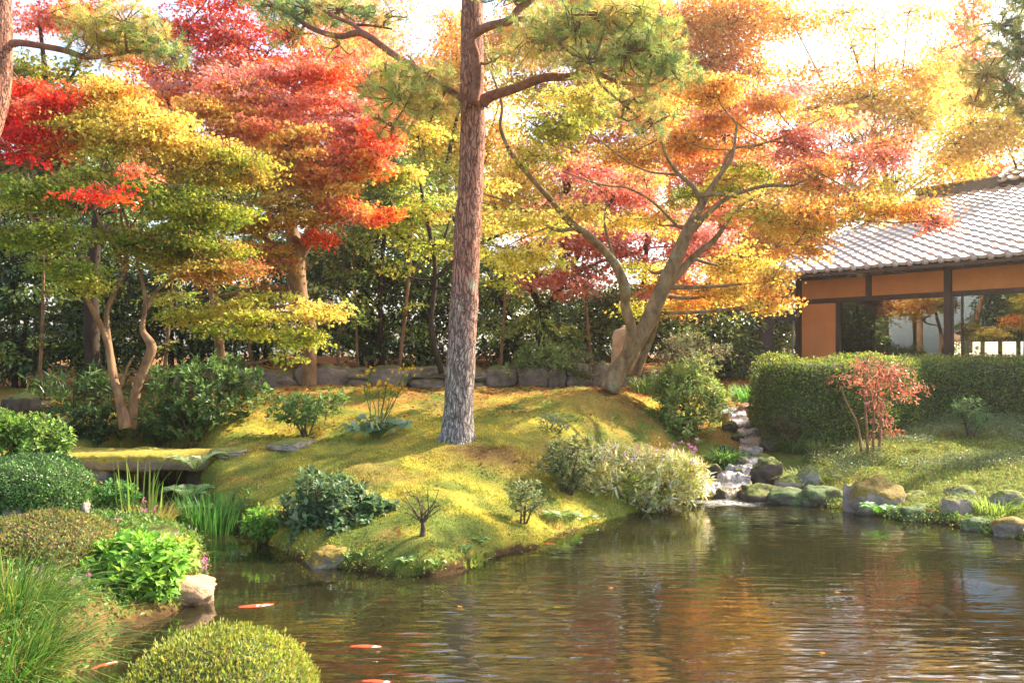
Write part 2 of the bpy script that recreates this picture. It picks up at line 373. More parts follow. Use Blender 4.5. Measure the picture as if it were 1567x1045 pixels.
# pigment of the ground by what covers it: moss, leaf litter, soil, pond mud
def cover(P):
    s = sdf(P[:, 0], P[:, 1]); n1 = fbm(P, .9, 3, 41)[:, None]; n2 = fbm(P, 3.2, 3, 43)[:, None]
    yel = np.array([.38, .32, .055]); gre = np.array([.13, .16, .035]); och = np.array([.30, .17, .06]); lit = np.array([.30, .12, .05]); soil = np.array([.13, .075, .035]); mud = np.array([.075, .062, .028])
    c = gre + (yel - gre) * sstep(.36, .66, n1 * .5 + n2 * .5); c = c + (och - c) * sstep(.52, .68, fbm(P, 1.7, 4, 47)[:, None]) * .4
    X, Y = P[:, 0], P[:, 1]
    back = (sstep(12.8, 14.5, Y) * (1 - .0 * X))[:, None]; c = c + (lit * .8 + och * .2 - c) * back * sstep(.38, .6, n2) * .6
    rl = (sstep(11.5, 13, Y) * sstep(.8, 2.2, X) * (1 - sstep(3.5, 4.5, X)))[:, None]; c = c + (lit - c) * rl * sstep(.42, .62, n2) * .5
    rb = sstep(4.2, 5, X)[:, None]; c = c + (np.array([.17, .19, .04]) * (.6 + .8 * n1) - c) * rb * .75
    pb_ = np.exp(-(((X + .35) / .55) ** 2 + ((Y - 10.75) / .35) ** 2))[:, None]; c = c + (np.array([.12, .065, .03]) - c) * np.clip(pb_ * (.4 + n2 * 1.4), 0, .9)  # darker brown oval below the pine foot
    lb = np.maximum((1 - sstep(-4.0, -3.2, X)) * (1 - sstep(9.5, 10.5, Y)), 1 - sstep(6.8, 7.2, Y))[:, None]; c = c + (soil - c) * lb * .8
    ff = sstep(17, 19, Y)[:, None]; c = c + (lit * .7 - c) * ff * .8
    c = np.where((s < .04)[:, None], soil * .55, c); c = np.where((s < -.15)[:, None], mud * (.6 + .9 * n2), c)
    return c
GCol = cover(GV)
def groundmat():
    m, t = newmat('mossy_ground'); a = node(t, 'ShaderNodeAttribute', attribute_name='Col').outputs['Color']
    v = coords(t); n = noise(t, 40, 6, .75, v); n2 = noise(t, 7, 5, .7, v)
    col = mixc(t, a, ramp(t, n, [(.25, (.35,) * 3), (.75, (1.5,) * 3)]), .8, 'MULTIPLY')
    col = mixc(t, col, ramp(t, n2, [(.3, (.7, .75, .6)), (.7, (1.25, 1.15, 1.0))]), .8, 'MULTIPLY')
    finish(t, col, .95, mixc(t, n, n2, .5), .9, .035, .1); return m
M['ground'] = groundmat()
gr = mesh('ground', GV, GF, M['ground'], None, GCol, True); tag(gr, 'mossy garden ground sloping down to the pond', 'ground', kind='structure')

# ---------------------------------------------------------------- water
def watermat():
    m, t = newmat('pond_water'); v = coords(t, (.8, 2.8, 1)); 
    n1 = noise(t, 2.1, 1, .5, v, .3); n2 = noise(t, 4.6, 1.5, .5, coords(t, (.7, 3.0, 1)), .2)
    # broad calm and rippled patches
    patch = mixc(t, node(t, 'ShaderNodeAttribute', attribute_name='Col').outputs['Color'], ramp(t, noise(t, .7, 2, .5, coords(t)), [(.35, (.5,) * 3), (.65, (1.3,) * 3)]), 1.0, 'MULTIPLY')
    h = mixc(t, n1, n2, .4); b = node(t, 'ShaderNodeBump', i_Distance=.05); t.links.new(h, b.inputs['Height'])
    mr = node(t, 'ShaderNodeMath', operation='MULTIPLY'); mr.inputs[1].default_value = .55; t.links.new(patch, mr.inputs[0]); t.links.new(mr.outputs[0], b.inputs['Strength'])
    gl = node(t, 'ShaderNodeBsdfGlossy', i_Roughness=.015); gl.inputs[0].default_value = (1, 1, 1, 1); t.links.new(b.outputs[0], gl.inputs['Normal'])
    fr = node(t, 'ShaderNodeFresnel', i_IOR=2.1); t.links.new(b.outputs[0], fr.inputs['Normal'])
    tr = node(t, 'ShaderNodeBsdfTransparent'); tr.inputs[0].default_value = (.93, .88, .64, 1)
    df = node(t, 'ShaderNodeBsdfDiffuse'); df.inputs[0].default_value = (.085, .074, .032, 1)
    m1 = node(t, 'ShaderNodeMixShader', i_0=.2); t.links.new(tr.outputs[0], m1.inputs[1]); t.links.new(df.outputs[0], m1.inputs[2])
    m2 = node(t, 'ShaderNodeMixShader'); t.links.new(fr.outputs[0], m2.inputs[0]); t.links.new(m1.outputs[0], m2.inputs[1]); t.links.new(gl.outputs[0], m2.inputs[2])
    o = node(t, 'ShaderNodeOutputMaterial'); t.links.new(m2.outputs[0], o.inputs[0]); return m
M['water'] = watermat()
# the surface reaches a little under the banks all round
gxx, gyy = np.meshgrid(np.arange(-9, 13, .25), np.arange(2.8, 15.3, .25)); kk = sdf(gxx.ravel(), gyy.ravel()).reshape(gxx.shape) < .45
idx = -np.ones(gxx.shape, int); q = np.zeros(gxx.shape, bool); q[:-1, :-1] = kk[:-1, :-1] & kk[1:, :-1] & kk[:-1, 1:] & kk[1:, 1:]
use = q.copy(); use[1:, :-1] |= q[:-1, :-1]; use[:-1, 1:] |= q[:-1, :-1]; use[1:, 1:] |= q[:-1, :-1]
idx[use] = np.arange(use.sum()); a, b = np.where(q)
wx, wy = gxx[use], gyy[use]; gs = lambda x, y, sx, sy: np.exp(-((wx - x) / sx) ** 2 - ((wy - y) / sy) ** 2)
rip = .10 + 1.3 * gs(-.1, 6.4, .8, 2.0) + .2 * gs(1.9, 6.2, 1.6, 2.6) + 1.0 * gs(2.3, 4.9, 1.2, .8) + .7 * gs(2.9, 11, 1.2, 1.2) + .5 * gs(-1.2, 5.6, .7, .9) + .4 * gs(4.6, 9, 2.5, .8)
wt = mesh('water', np.stack([gxx[use], gyy[use], gxx[use] * 0], 1), np.stack([idx[a, b], idx[a, b + 1], idx[a + 1, b + 1], idx[a + 1, b]], 1), M['water'], None, np.repeat(np.clip(rip, 0, 1.4)[:, None], 3, 1))
tag(wt, 'still olive pond water reflecting the autumn trees', 'pond', kind='structure')
def foammat():
    m, t = newmat('running_water'); a = node(t, 'ShaderNodeAttribute', attribute_name='Col').outputs['Color']
    v = coords(t, (1, 1, .5)); n = noise(t, 26, 6, .75, v, .5); f = ramp(t, n, [(.42, (0, 0, 0)), (.62, (1, 1, 1))])
    mul = mixc(t, f, a, 1.0, 'MULTIPLY')
    p = node(t, 'ShaderNodeBsdfPrincipled'); p.inputs['Base Color'].default_value = (.5, .48, .45, 1); p.inputs['Roughness'].default_value = .25
    b = node(t, 'ShaderNodeBump', i_Strength=.8, i_Distance=.03); t.links.new(n, b.inputs['Height'])
    gl = node(t, 'ShaderNodeBsdfGlossy', i_Roughness=.06); gl.inputs[0].default_value = (.55, .53, .5, 1); t.links.new(b.outputs[0], gl.inputs['Normal']); t.links.new(b.outputs[0], p.inputs['Normal'])
    tr = node(t, 'ShaderNodeBsdfTransparent'); tr.inputs[0].default_value = (.5, .43, .32, 1)
    fr = node(t, 'ShaderNodeFresnel', i_IOR=1.6); t.links.new(b.outputs[0], fr.inputs['Normal'])
    m1 = node(t, 'ShaderNodeMixShader'); t.links.new(fr.outputs[0], m1.inputs[0]); t.links.new(tr.outputs[0], m1.inputs[1]); t.links.new(gl.outputs[0], m1.inputs[2])
    m2 = node(t, 'ShaderNodeMixShader'); t.links.new(mul, m2.inputs[0]); t.links.new(m1.outputs[0], m2.inputs[1]); t.links.new(p.outputs[0], m2.inputs[2])
    o = node(t, 'ShaderNodeOutputMaterial'); t.links.new(m2.outputs[0], o.inputs[0]); return m
M['foam'] = foammat()
# the stream running down from the back right, in small steps
SS = curve(STREAM, 12); ns = len(SS); Ws = np.interp(np.linspace(0, 1, ns), np.linspace(0, 1, len(SW)), SW)
Tn = nrm(np.gradient(SS[:, :2], axis=0)); Nn = np.stack([-Tn[:, 1], Tn[:, 0]], 1); K = 29
V = []; cc = []
arc = np.concatenate([[0], np.cumsum(np.linalg.norm(np.diff(SS, axis=0), axis=1))])
for k in range(ns):
    u = np.linspace(-1, 1, K); xy = SS[k, :2] + Nn[k] * (u * Ws[k] * 1.15)[:, None]
    st = (arc[k] / .45 + .5 * vn(np.concatenate([xy, xy[:, :1] * 0], 1), 3.1, 9)) % 1; z = SS[k, 2] + .10 * (.5 - st) * sstep(0, .12, st)
    P = np.concatenate([xy, z[:, None]], 1); P[:, 2] += (fbm(P * [1, 1, 0], 9, 3, 77) - .5) * .11; V.append(P); cc.append(np.repeat((.06 + .62 * (st < .22))[:, None] * (.4 + .8 * vn(P, 8, 31))[:, None], 3, 1))
V = np.concatenate(V); i, j = np.meshgrid(np.arange(ns - 1), np.arange(K - 1), indexing='ij'); i = i.ravel(); j = j.ravel()
st = mesh('stream_water', V, np.stack([i * K + j, i * K + j + 1, (i + 1) * K + j + 1, (i + 1) * K + j], 1), M['foam'], None, np.concatenate(cc), True)
tag(st, 'shallow stream tumbling over stones down to the pond', 'stream', kind='structure')
# the little fall: water curls over the lip into the pond, and a patch of foam under it
V = []; cc = []; nu = 60; prof = [(.14, .025, .5), (.05, .02, .8), (0, 0, 1), (-.05, -.05, 1), (-.075, -.12, 1), (-.09, -.2, 1)]
lipL, lipR = at(1070, 749, 11.78), at(1150, 749, 11.78)
for (dy, dz, f) in prof:
    u = np.linspace(0, 1, nu); P = lipL[None] * (1 - u[:, None]) + lipR[None] * u[:, None]; nn = fbm(P * [1, 0, 0], 6, 3, 5)
    P[:, 1] += dy + (nn - .5) * .22; P[:, 2] += dz + (fbm(P * [1, 0, 0], 5, 2, 15) - .5) * .05; V.append(P); cc.append(np.repeat((f * sstep(.4, .56, fbm(P * [1, 0, 0], 7, 2, 25)))[:, None], 3, 1))
V = np.concatenate(V); i, j = np.meshgrid(np.arange(len(prof) - 1), np.arange(nu - 1), indexing='ij'); i = i.ravel(); j = j.ravel()
wf = mesh('waterfall', V, np.stack([i * nu + j, i * nu + j + 1, (i + 1) * nu + j + 1, (i + 1) * nu + j], 1), M['foam'], None, np.concatenate(cc), True)
tag(wf, 'low white waterfall where the stream drops into the pond', 'waterfall', kind='structure')
m_, t_ = newmat('foam'); a_ = node(t_, 'ShaderNodeAttribute', attribute_name='Col').outputs['Color']; f_ = ramp(t_, noise(t_, 16, 6, .8, coords(t_), .8), [(.38, (0, 0, 0)), (.62, (1, 1, 1))])
x_ = node(t_, 'ShaderNodeMixShader'); t_.links.new(mixc(t_, f_, a_, 1.0, 'MULTIPLY'), x_.inputs[0]); t_.links.new(node(t_, 'ShaderNodeBsdfTransparent').outputs[0], x_.inputs[1]); d_ = node(t_, 'ShaderNodeBsdfDiffuse'); d_.inputs[0].default_value = (.7, .68, .62, 1)
t_.links.new(d_.outputs[0], x_.inputs[2]); t_.links.new(x_.outputs[0], node(t_, 'ShaderNodeOutputMaterial').inputs[0]); M['foam_patch'] = m_
c0 = at(1115, 770, 11.3); na, nr = 40, 10; V = [[c0[0], c0[1], .012]]; cc = [[1, 1, 1]]
for r in range(1, nr + 1):
    for k in range(na):
        a = 2 * math.pi * k / na; rr = r / nr * (1 + .35 * (hsh(round(2 * math.cos(a)), round(2 * math.sin(a)), 3, 1) - .5) + .1 * math.sin(5 * a)); V.append([c0[0] + .62 * rr * math.cos(a), c0[1] + .38 * rr * math.sin(a), .014]); cc.append([max(0, .95 - 1.1 * r / nr)] * 3)
V = np.array(V); V[:, 2] += fbm(V, 14, 2, 3) * .012
Fq = [[1 + (r - 1) * na + k, 1 + (r - 1) * na + (k + 1) % na, 1 + r * na + (k + 1) % na, 1 + r * na + k] for r in range(1, nr) for k in range(na)]
fo = mesh('water_foam', V, [np.array(Fq), np.array([[0, 1 + k, 1 + (k + 1) % na] for k in range(na)])], M['foam_patch'], None, np.array(cc), True)
tag(fo, 'white foam spreading on the pond under the waterfall', 'foam', kind='stuff')

# ---------------------------------------------------------------- stones
def blob(n=3):
    import bmesh
    bm = bmesh.new(); bmesh.ops.create_icosphere(bm, subdivisions=n, radius=1); V = np.array([v.co[:] for v in bm.verts]); Fc = np.array([[v.index for v in f.verts] for f in bm.faces]); bm.free(); return V, Fc
BV, BF = blob(4)
def rockmesh(c, rx, ry, rz, seed, rot=0, rough=.35, boxy=.35):
    V = BV.copy(); V = V / np.maximum(np.abs(V).max(1, keepdims=True), 1e-6) * boxy + V * (1 - boxy)
    V = V * (1 + rough * (fbm(BV + seed * 7.3, 1.5, 5, seed)[:, None] - .5) * 2) ; V += (vn(BV * 1 + seed, 5, seed)[:, None] - .5) * .06
    V = V * [rx, ry, rz]; ca, sa = math.cos(rot), math.sin(rot); V = np.stack([V[:, 0] * ca - V[:, 1] * sa, V[:, 0] * sa + V[:, 1] * ca, V[:, 2]], 1)
    return V + np.asarray(c)
NR = [0]
def stone(px, py, w, h, m, label, d=None, group=None, name='rock', depthf=.7, sink=.25, boxy=.2, cat='rock', rough=.5):
    """a stone whose visible outline is w by h pixels, foot at (px, py)"""
    p = hit(px, py) if d is None else at(px, py, d); NR[0] += 1; d = p[1]; rx = w * d / F / 2; rz = h * d / F / 2 * (1 + sink)
    c = np.array([p[0], d + rx * depthf * .6, p[2] + h * d / F - rz])
    o = mesh(name, rockmesh(c, rx, rx * depthf, rz, NR[0], rng.uniform(-.4, .4), rough, boxy), BF, M[m], None, None, True, origin=(c[0], c[1], p[2]))
    tag(o, label, cat, group); return o
GB = 'stones along the right bank of the pond'
stone(1175, 748, 48, 42, 'rock_dark', 'dark round boulder at the top right of the waterfall', group=GB)
stone(1172, 770, 66, 26, 'rock_dark', 'low dark wet rock right beside the falling water', 11.45, GB)
stone(1210, 772, 70, 24, 'rock_green', 'flat green mossy rock at the waterline right of the waterfall', 11.3, GB)
stone(1212, 752, 46, 24, 'rock_pink', 'small pinkish rock on the bank above the flat green rock', group=GB)
stone(1239, 752, 34, 32, 'rock', 'upright grey stone on the right bank past the pinkish rock', group=GB)
stone(1262, 776, 66, 30, 'rock_green', 'low green stone at the water left of the large boulder', 11.2, GB)
stone(1312, 782, 36, 46, 'rock_pink', 'bare lilac grey end stone joined to the orange mossy boulder', 10.75, GB)
stone(1348, 790, 84, 56, 'rock_moss', 'large boulder capped in orange moss on the right bank', 10.6, GB)
stone(1408, 778, 64, 26, 'rock_pink', 'flat reddish stone right of the large mossy boulder', 10.75, GB)
stone(1410, 800, 66, 26, 'rock_green', 'green mossy stone at the waterline below the flat reddish one', 10.2, GB)
stone(1474, 768, 44, 24, 'rock', 'pale grey stone lying on the bank above the purple boulder', 10.6, GB)
stone(1466, 802, 44, 40, 'rock_pink', 'purplish boulder at the waterline under the pale grey stone', 10.1, GB)
stone(1516, 806, 60, 26, 'rock_moss', 'brown mossy rock between the purple boulder and the right edge', 10.0, GB)
stone(1502, 816, 48, 22, 'rock_green', 'dark green rock low in the water near the right edge', 9.6, GB)
stone(1556, 826, 62, 32, 'rock_moss', 'rusty moss topped rock at the right edge of the picture', 9.3, GB)
stone(1545, 780, 50, 24, 'rock', 'grey brown stone on the bank above the rusty rock', group=GB)
stone(505, 874, 70, 34, 'rock_moss', 'small yellow mossy stone standing in the water at the island front', 8.0)
stone(232, 856, 78, 46, 'rock_pink', 'greyish purple boulder behind the bright leafy plant', 7.6, 'stones of the left bank')
stone(268, 926, 96, 40, 'rock_tan', 'smooth tan boulder at the waterline beside the bright leafy plant', 6.75, 'stones of the left bank', boxy=.3, rough=.4)
stone(18, 800, 34, 34, 'rock', 'pale stone showing under the rounded bush at the left edge', 8.2, 'stones of the left bank')
stone(120, 790, 30, 26, 'rock', 'small grey stone between the two rounded bushes on the left', group='stones of the left bank')
stone(958, 556, 44, 56, 'rock_tan', 'round topped reddish stone standing behind the big maple trunk', 16.5, depthf=.4)
stone(58, 626, 36, 14, 'rock_tan', 'flat orange lit stone in the shade at the left', name='rock')
stone(28, 640, 60, 34, 'rock_dark', 'dark rounded stone in the shade left of the orange lit one', 14.0)
stone(445, 690, 66, 14, 'rock_pink', 'flat stepping stone at the foot of the mossy mound', name='stepping_stone', cat='stone', sink=.6, boxy=.2, depthf=1.0)
stone(345, 698, 60, 10, 'rock_pink', 'flat stepping stone at the right end of the bridge', name='stepping_stone', cat='stone', sink=.6, boxy=.2, depthf=1.0)
GS = 'stones edging the stream'
for (px, py, w, h, m, l) in [(1150, 640, 34, 22, 'rock_tan', 'orange brown stone at the top bend of the stream'), (1172, 655, 36, 26, 'rock_pink', 'pinkish stone on the right of the upper stream'),
        (1118, 662, 24, 16, 'rock_dark', 'dark stone on the left of the upper stream'), (1180, 690, 30, 22, 'rock_dark', 'dark stone right of the middle of the stream'),
        (1112, 700, 26, 18, 'rock_dark', 'small dark stone left of the middle of the stream'), (1168, 716, 30, 20, 'rock', 'grey stone right of the lower stream'),
        (1092, 730, 26, 18, 'rock_dark', 'dark stone left of the lip of the waterfall'), (1132, 730, 20, 12, 'rock', 'small grey stone midstream above the waterfall'),
        (1130, 676, 18, 10, 'rock_dark', 'small dark stone midstream in the upper cascade'), (1145, 700, 18, 10, 'rock', 'small stone midstream in the lower cascade')]:
    stone(px, py, w, h, m, l, group=GS)
for (px, py, w, h, m, l) in [(1066, 770, 30, 24, 'rock_dark', 'dark rock at the left foot of the waterfall'), (1104, 768, 20, 20, 'rock_dark', 'wet black rock splitting the waterfall'), (1136, 769, 18, 18, 'rock_dark', 'smaller wet black rock splitting the waterfall right of the first')]:
    stone(px, py, w, h, m, l, 11.62, GS)

# stone retaining wall behind the mound
mw = MB(); x = -6.9; k = 0
while x < 3.6:
    w = rng.uniform(.35, .85); hh = rng.uniform(.36, .5); two = rng.random() < .35
    for lvl in range(2 if two else 1):
        h1 = hh / (2 if two else 1); k += 1
        zc = g(x + w / 2, 17.35) + h1 * (lvl + .5) - .02
        mw.add(rockmesh((x + w / 2, 17.55 + rng.uniform(-.05, .05), zc), w * .56, .22, h1 * .6, 100 + k, 0, .45, .4), BF)
    x += w
o = mw.build('stone_wall', M['wallstone'], None, True, origin=(-1.6, 17.5, 1.3)); tag(o, 'low retaining wall of rough stones behind the mossy mound', 'wall')

# mossy stone slab bridge at the left
mc = (.30, .24, .03)
br = thing('stone_bridge', 'mossy stone slab bridge over the inlet at the left', 'bridge', at(245, 705, 12.2))
bx0, bx1 = at(98, 700, 12)[0], at(395, 700, 12)[0]; nxb, nyb = 120, 30
def slab(x0, x1, y0, y1, z0, z1, seed):
    V = []; 
    us = np.linspace(0, 1, nxb); loop = []
    for t in np.linspace(0, 1, nyb, endpoint=False):
        a = 2 * math.pi * t; c, s_ = math.cos(a), math.sin(a); e = .35
        loop.append((np.sign(c) * abs(c) ** e, np.sign(s_) * abs(s_) ** e))
    for u in us:
        for (a, b) in loop: V.append([x0 + (x1 - x0) * u, (y0 + y1) / 2 + a * (y1 - y0) / 2, (z0 + z1) / 2 + b * (z1 - z0) / 2])
    V = np.array(V); V[:, 2] += (fbm(V, 3, 4, seed) - .5) * .09; V[:, 1] += (fbm(V, 4, 3, seed + 1) - .5) * .08
    i, j = np.meshgrid(np.arange(nxb - 1), np.arange(nyb), indexing='ij'); i = i.ravel(); j = j.ravel(); j2 = (j + 1) % nyb
    return V, [np.stack([i * nyb + j, (i + 1) * nyb + j, (i + 1) * nyb + j2, i * nyb + j2], 1)]
M['slab'] = rock('mossy_slab', (.12, .08, .05), (.27, .2, .13), .75, (.32, .25, .035), 2.0)
V, Fc = slab(bx0, bx1, 11.55, 12.55, .38, .62, 5); mesh('slab', V, Fc + [np.arange(nyb)[None, ::-1]], M['slab'], br, None, True)
o = mesh('abutment', rockmesh((at(145, 745, 11.9)[0], 12.0, .2), .34, .45, .28, 61, 0, .15, .7), BF, M['rock'], br, None, True)
o = mesh('abutment', rockmesh((at(330, 745, 11.9)[0], 12.15, .2), .4, .4, .28, 62, 0, .2, .6), BF, M['rock_dark'], br, None, True)
# ---------------------------------------------------------------- trees
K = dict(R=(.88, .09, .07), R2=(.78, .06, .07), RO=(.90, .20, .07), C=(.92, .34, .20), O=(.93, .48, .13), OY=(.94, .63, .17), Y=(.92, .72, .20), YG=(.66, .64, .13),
         G=(.27, .35, .06), G2=(.42, .48, .08), OG=(.58, .42, .10), P=(.92, .45, .38), BR=(.58, .26, .11), DG=(.03, .06, .018), DG2=(.07, .12, .03), PN=(.46, .50, .14), PD=(.18, .28, .10), PB=(.66, .48, .17))
def limb(mb, pts, k=10, sub=6, bump=.10):
    """pts: (px, py, depth, width in px)"""
    P = np.array([[*at(p[0], p[1], p[2]), p[3] / 2 * p[2] / F] for p in pts]); Q = curve(P, sub)
    mb.tube(Q[:, :3], np.maximum(Q[:, 3], .004), k, bump=bump, bf=4); return Q
CVR = 2.1; WF = .74
def sprays(c, r, n, per, S, cols, mb, start, T=T_MAPLE, flat=.22, droop=.35, rad=(.13, .3), twig=True, jf=.2, trate=.5):
    """n flat sprays of `per` leaves in the ellipsoid r round c; twigs go to each from start"""
    U = rv(n) * (rng.random((n, 1)) ** .45); SC = c + U * r
    Pl, Dl, Nl, Cl, Sl = [], [], [], [], []
    for s in SC:
        out = nrm((s - c) * [1, 1, .2] + rng.normal(0, .1, 3)); rr = rng.uniform(*rad)
        a = rng.uniform(0, 2 * math.pi, per); q = np.sqrt(rng.random(per)) * rr
        off = np.stack([np.cos(a) * q * 1.25, np.sin(a) * q, rng.normal(0, rr * flat * .5, per) - droop * q * q / rr], 1)
        th = math.atan2(out[1], out[0]); off[:, :2] = np.stack([off[:, 0] * math.cos(th) - off[:, 1] * math.sin(th), off[:, 0] * math.sin(th) + off[:, 1] * math.cos(th)], 1)
        tilt = rng.normal(0, .25, 2); off[:, 2] += off[:, 0] * tilt[0] + off[:, 1] * tilt[1]
        Pl.append(s + off); D = nrm(off + out * rr * .8 + rng.normal(0, .1, (per, 3))); D[:, 2] -= .35; Dl.append(D)
        Nl.append(np.array([tilt[0] * -1, -tilt[1], 1]) + rng.normal(0, .8, (per, 3)))
        base = K[cols[rng.integers(len(cols))]] if isinstance(cols[0], str) else cols[rng.integers(len(cols))]
        base = np.array(base) * rng.uniform(.75, 1.2); Cl.append(jit(base, per, jf)); Sl.append(S * rng.uniform(.7, 1.25, per))
        if twig and mb is not None and rng.random() < trate:
            m = (c + s) / 2 + rng.normal(0, .06, 3) + [0, 0, .05]
            mb.tube(curve([start, m, s], 3), np.linspace(.011, .003, 7), 4, False)
    return leaves(np.concatenate(Pl), np.concatenate(Dl), np.concatenate(Nl), np.concatenate(Sl), T, np.concatenate(Cl))
def tree(name, label, limbs, pads, leafm, barkm, S=.06, cover=2.6, T=T_MAPLE, per=28, cat='maple tree', group=None, rad=(.13, .3), thick=.36, flat=.22, k=10, origin=None, sway=.04, layered=True, wf=1):
    """limbs drawn as in the photo with depths; pads: (px, py, rx, ry, depth, colours[, cover])"""
    b = limbs[0][0]; o = thing(name, label, cat, at(b[0], b[1], b[2]) if origin is None else origin, group)
    limbs = [[(q[0], q[1], q[2], q[3] * WF * wf) for q in l] for l in limbs]
    tb = MB(); LQ = [limb(tb, l, k if i == 0 else 8) for i, l in enumerate(limbs)]; AQ = np.concatenate(LQ)
    cr = MB()
    for p in pads:
        px, py, rx, ry, d, cols = p[:6]; cv = (p[6] if len(p) > 6 else 1) * cover
        if isinstance(cols, str): cols = [cols]
        c = at(px, py, d); r = np.array([rx * d / F, max(rx * d / F * thick, .3), ry * d / F])
        dd = np.linalg.norm(AQ[:, :3] - c, axis=1) + np.maximum(AQ[:, 2] - c[2], 0) * 1.5; q = AQ[np.argmin(dd)]
        m = q[:3] * .5 + c * .5 + [0, 0, -.05] + rng.normal(0, sway, 3)
        tb.tube(curve([q[:3], m, c], 6), np.linspace(min(max(q[3] * .6, .012), .05), .01, 13), 6, False, bump=.1)
        apx = math.pi * rx * ry; lp = (S * F / d) ** 2 * .36; n = max(2, int(cv * CVR * apx / lp / per))
        if layered:
            rs = float(np.clip(rng.uniform(.36, .56) * rx, 18, 46)); ns_ = max(2, round(rx * ry / (rs * 8)))
            for q_ in range(ns_):
                u = rv(1)[0] * rng.random() ** .4 * .85; c2 = c + u * r; r2 = np.array([rs * d / F, rs * d / F * .8, rng.uniform(4, 12) * d / F]); cl = list(rng.choice(len(cols), 2))
                tb.tube(curve([c, (c + c2) / 2 + [0, 0, .04], c2], 3), np.linspace(.014, .007, 7), 4, False)
                V, Fc, cc = sprays(c2, r2, max(1, round(n / ns_)), per, S, [cols[x] for x in cl], tb, c2, T, .14, rad=rad); cr.add(V, Fc, cc)
        else:
            V, Fc, cc = sprays(c, r, n, per, S, cols, tb, c, T, flat, rad=rad); cr.add(V, Fc, cc)
    tb.build('trunk', M[barkm], o, True)
    cr.build('crown', M[leafm], o); return o

# front left maple
tree('maple_tree', 'many stemmed green and yellow maple with bright slim stems behind the bridge', [
    [(193, 655, 12.5, 34), (183, 610, 12.5, 22), (172, 570, 12.5, 19), (163, 520, 12.5, 17), (140, 470, 12.4, 14), (118, 430, 12.3, 11), (80, 372, 12.1, 8), (45, 330, 12, 5)],
    [(176, 580, 12.5, 18), (166, 520, 12.6, 16), (164, 475, 12.6, 14), (182, 435, 12.7, 12), (192, 410, 12.7, 11), (175, 380, 12.6, 8), (155, 345, 12.5, 7), (140, 300, 12.4, 5)],
    [(192, 412, 12.7, 10), (193, 370, 12.8, 8), (185, 330, 12.9, 6), (190, 290, 13, 4)],
    [(200, 655, 12.6, 30), (208, 600, 12.6, 26), (222, 560, 12.6, 24), (232, 530, 12.6, 26), (218, 505, 12.6, 16), (222, 470, 12.6, 12), (220, 440, 12.7, 11), (210, 400, 12.8, 9), (198, 350, 12.9, 8), (180, 300, 13, 5)],
    [(222, 475, 12.6, 11), (240, 445, 12.7, 9), (270, 420, 12.9, 8), (310, 385, 13.1, 7), (350, 350, 13.3, 5)],
    [(186, 590, 12.5, 10), (196, 560, 12.4, 6), (205, 545, 12.3, 4)],
    [(198, 350, 12.9, 6), (225, 310, 12.9, 5), (250, 270, 12.9, 4)]],
    [(50, 290, 80, 35, 12.2, ['G', 'G2', 'YG']), (60, 350, 80, 32, 12, ['G', 'G2']), (95, 410, 60, 22, 11.9, ['G', 'G2'], .8), (150, 430, 40, 18, 12, ['G2', 'YG'], .7), (230, 360, 90, 30, 12.6, ['G', 'G2', 'OG']), (310, 330, 80, 34, 13, ['G', 'OG', 'G2']),
     (260, 300, 90, 30, 12.6, ['G', 'G2', 'YG']), (160, 260, 90, 36, 12.8, ['YG', 'G2', 'OY']), (290, 390, 90, 32, 12.8, ['G', 'OG', 'G2']), (345, 415, 70, 22, 12.6, ['OG', 'BR']), (320, 250, 90, 36, 13, ['YG', 'OG', 'G2']),
     (150, 300, 52, 10, 11.4, ['R', 'RO', 'R2'], .9), (205, 262, 30, 9, 11.5, ['RO', 'C'], .8), (130, 200, 80, 40, 13, ['Y', 'OY', 'YG']), (220, 190, 90, 45, 13, ['Y', 'OY', 'OY']), (300, 220, 70, 36, 13.2, ['OY', 'Y', 'OG']), (180, 140, 70, 30, 13.2, ['OY', 'Y', 'O'])],
    'maple', 'bark_warm', wf=.8, S=.052)
tree('maple_tree', 'scarlet maple whose leaves hang in from the left edge', [
    [(-120, 640, 13.5, 40), (-110, 450, 13.5, 32), (-70, 300, 13.3, 24), (-20, 220, 13.1, 14), (50, 190, 13, 7), (100, 170, 13, 4)], [(-70, 300, 13.3, 14), (-30, 280, 13, 9), (40, 250, 13, 4)]],
    [(30, 150, 60, 26, 13, ['R', 'RO', 'C']), (85, 175, 55, 28, 12.8, ['R', 'RO', 'C']), (40, 200, 65, 25, 12.8, ['R', 'R2']), (-10, 175, 50, 40, 13, ['R', 'R2']), (20, 235, 45, 10, 13, ['R', 'R2'], .7), (105, 145, 30, 14, 13, ['RO', 'C']), (95, 225, 40, 10, 12.9, ['RO', 'O'], .6)],
    'maple', 'bark_warm')
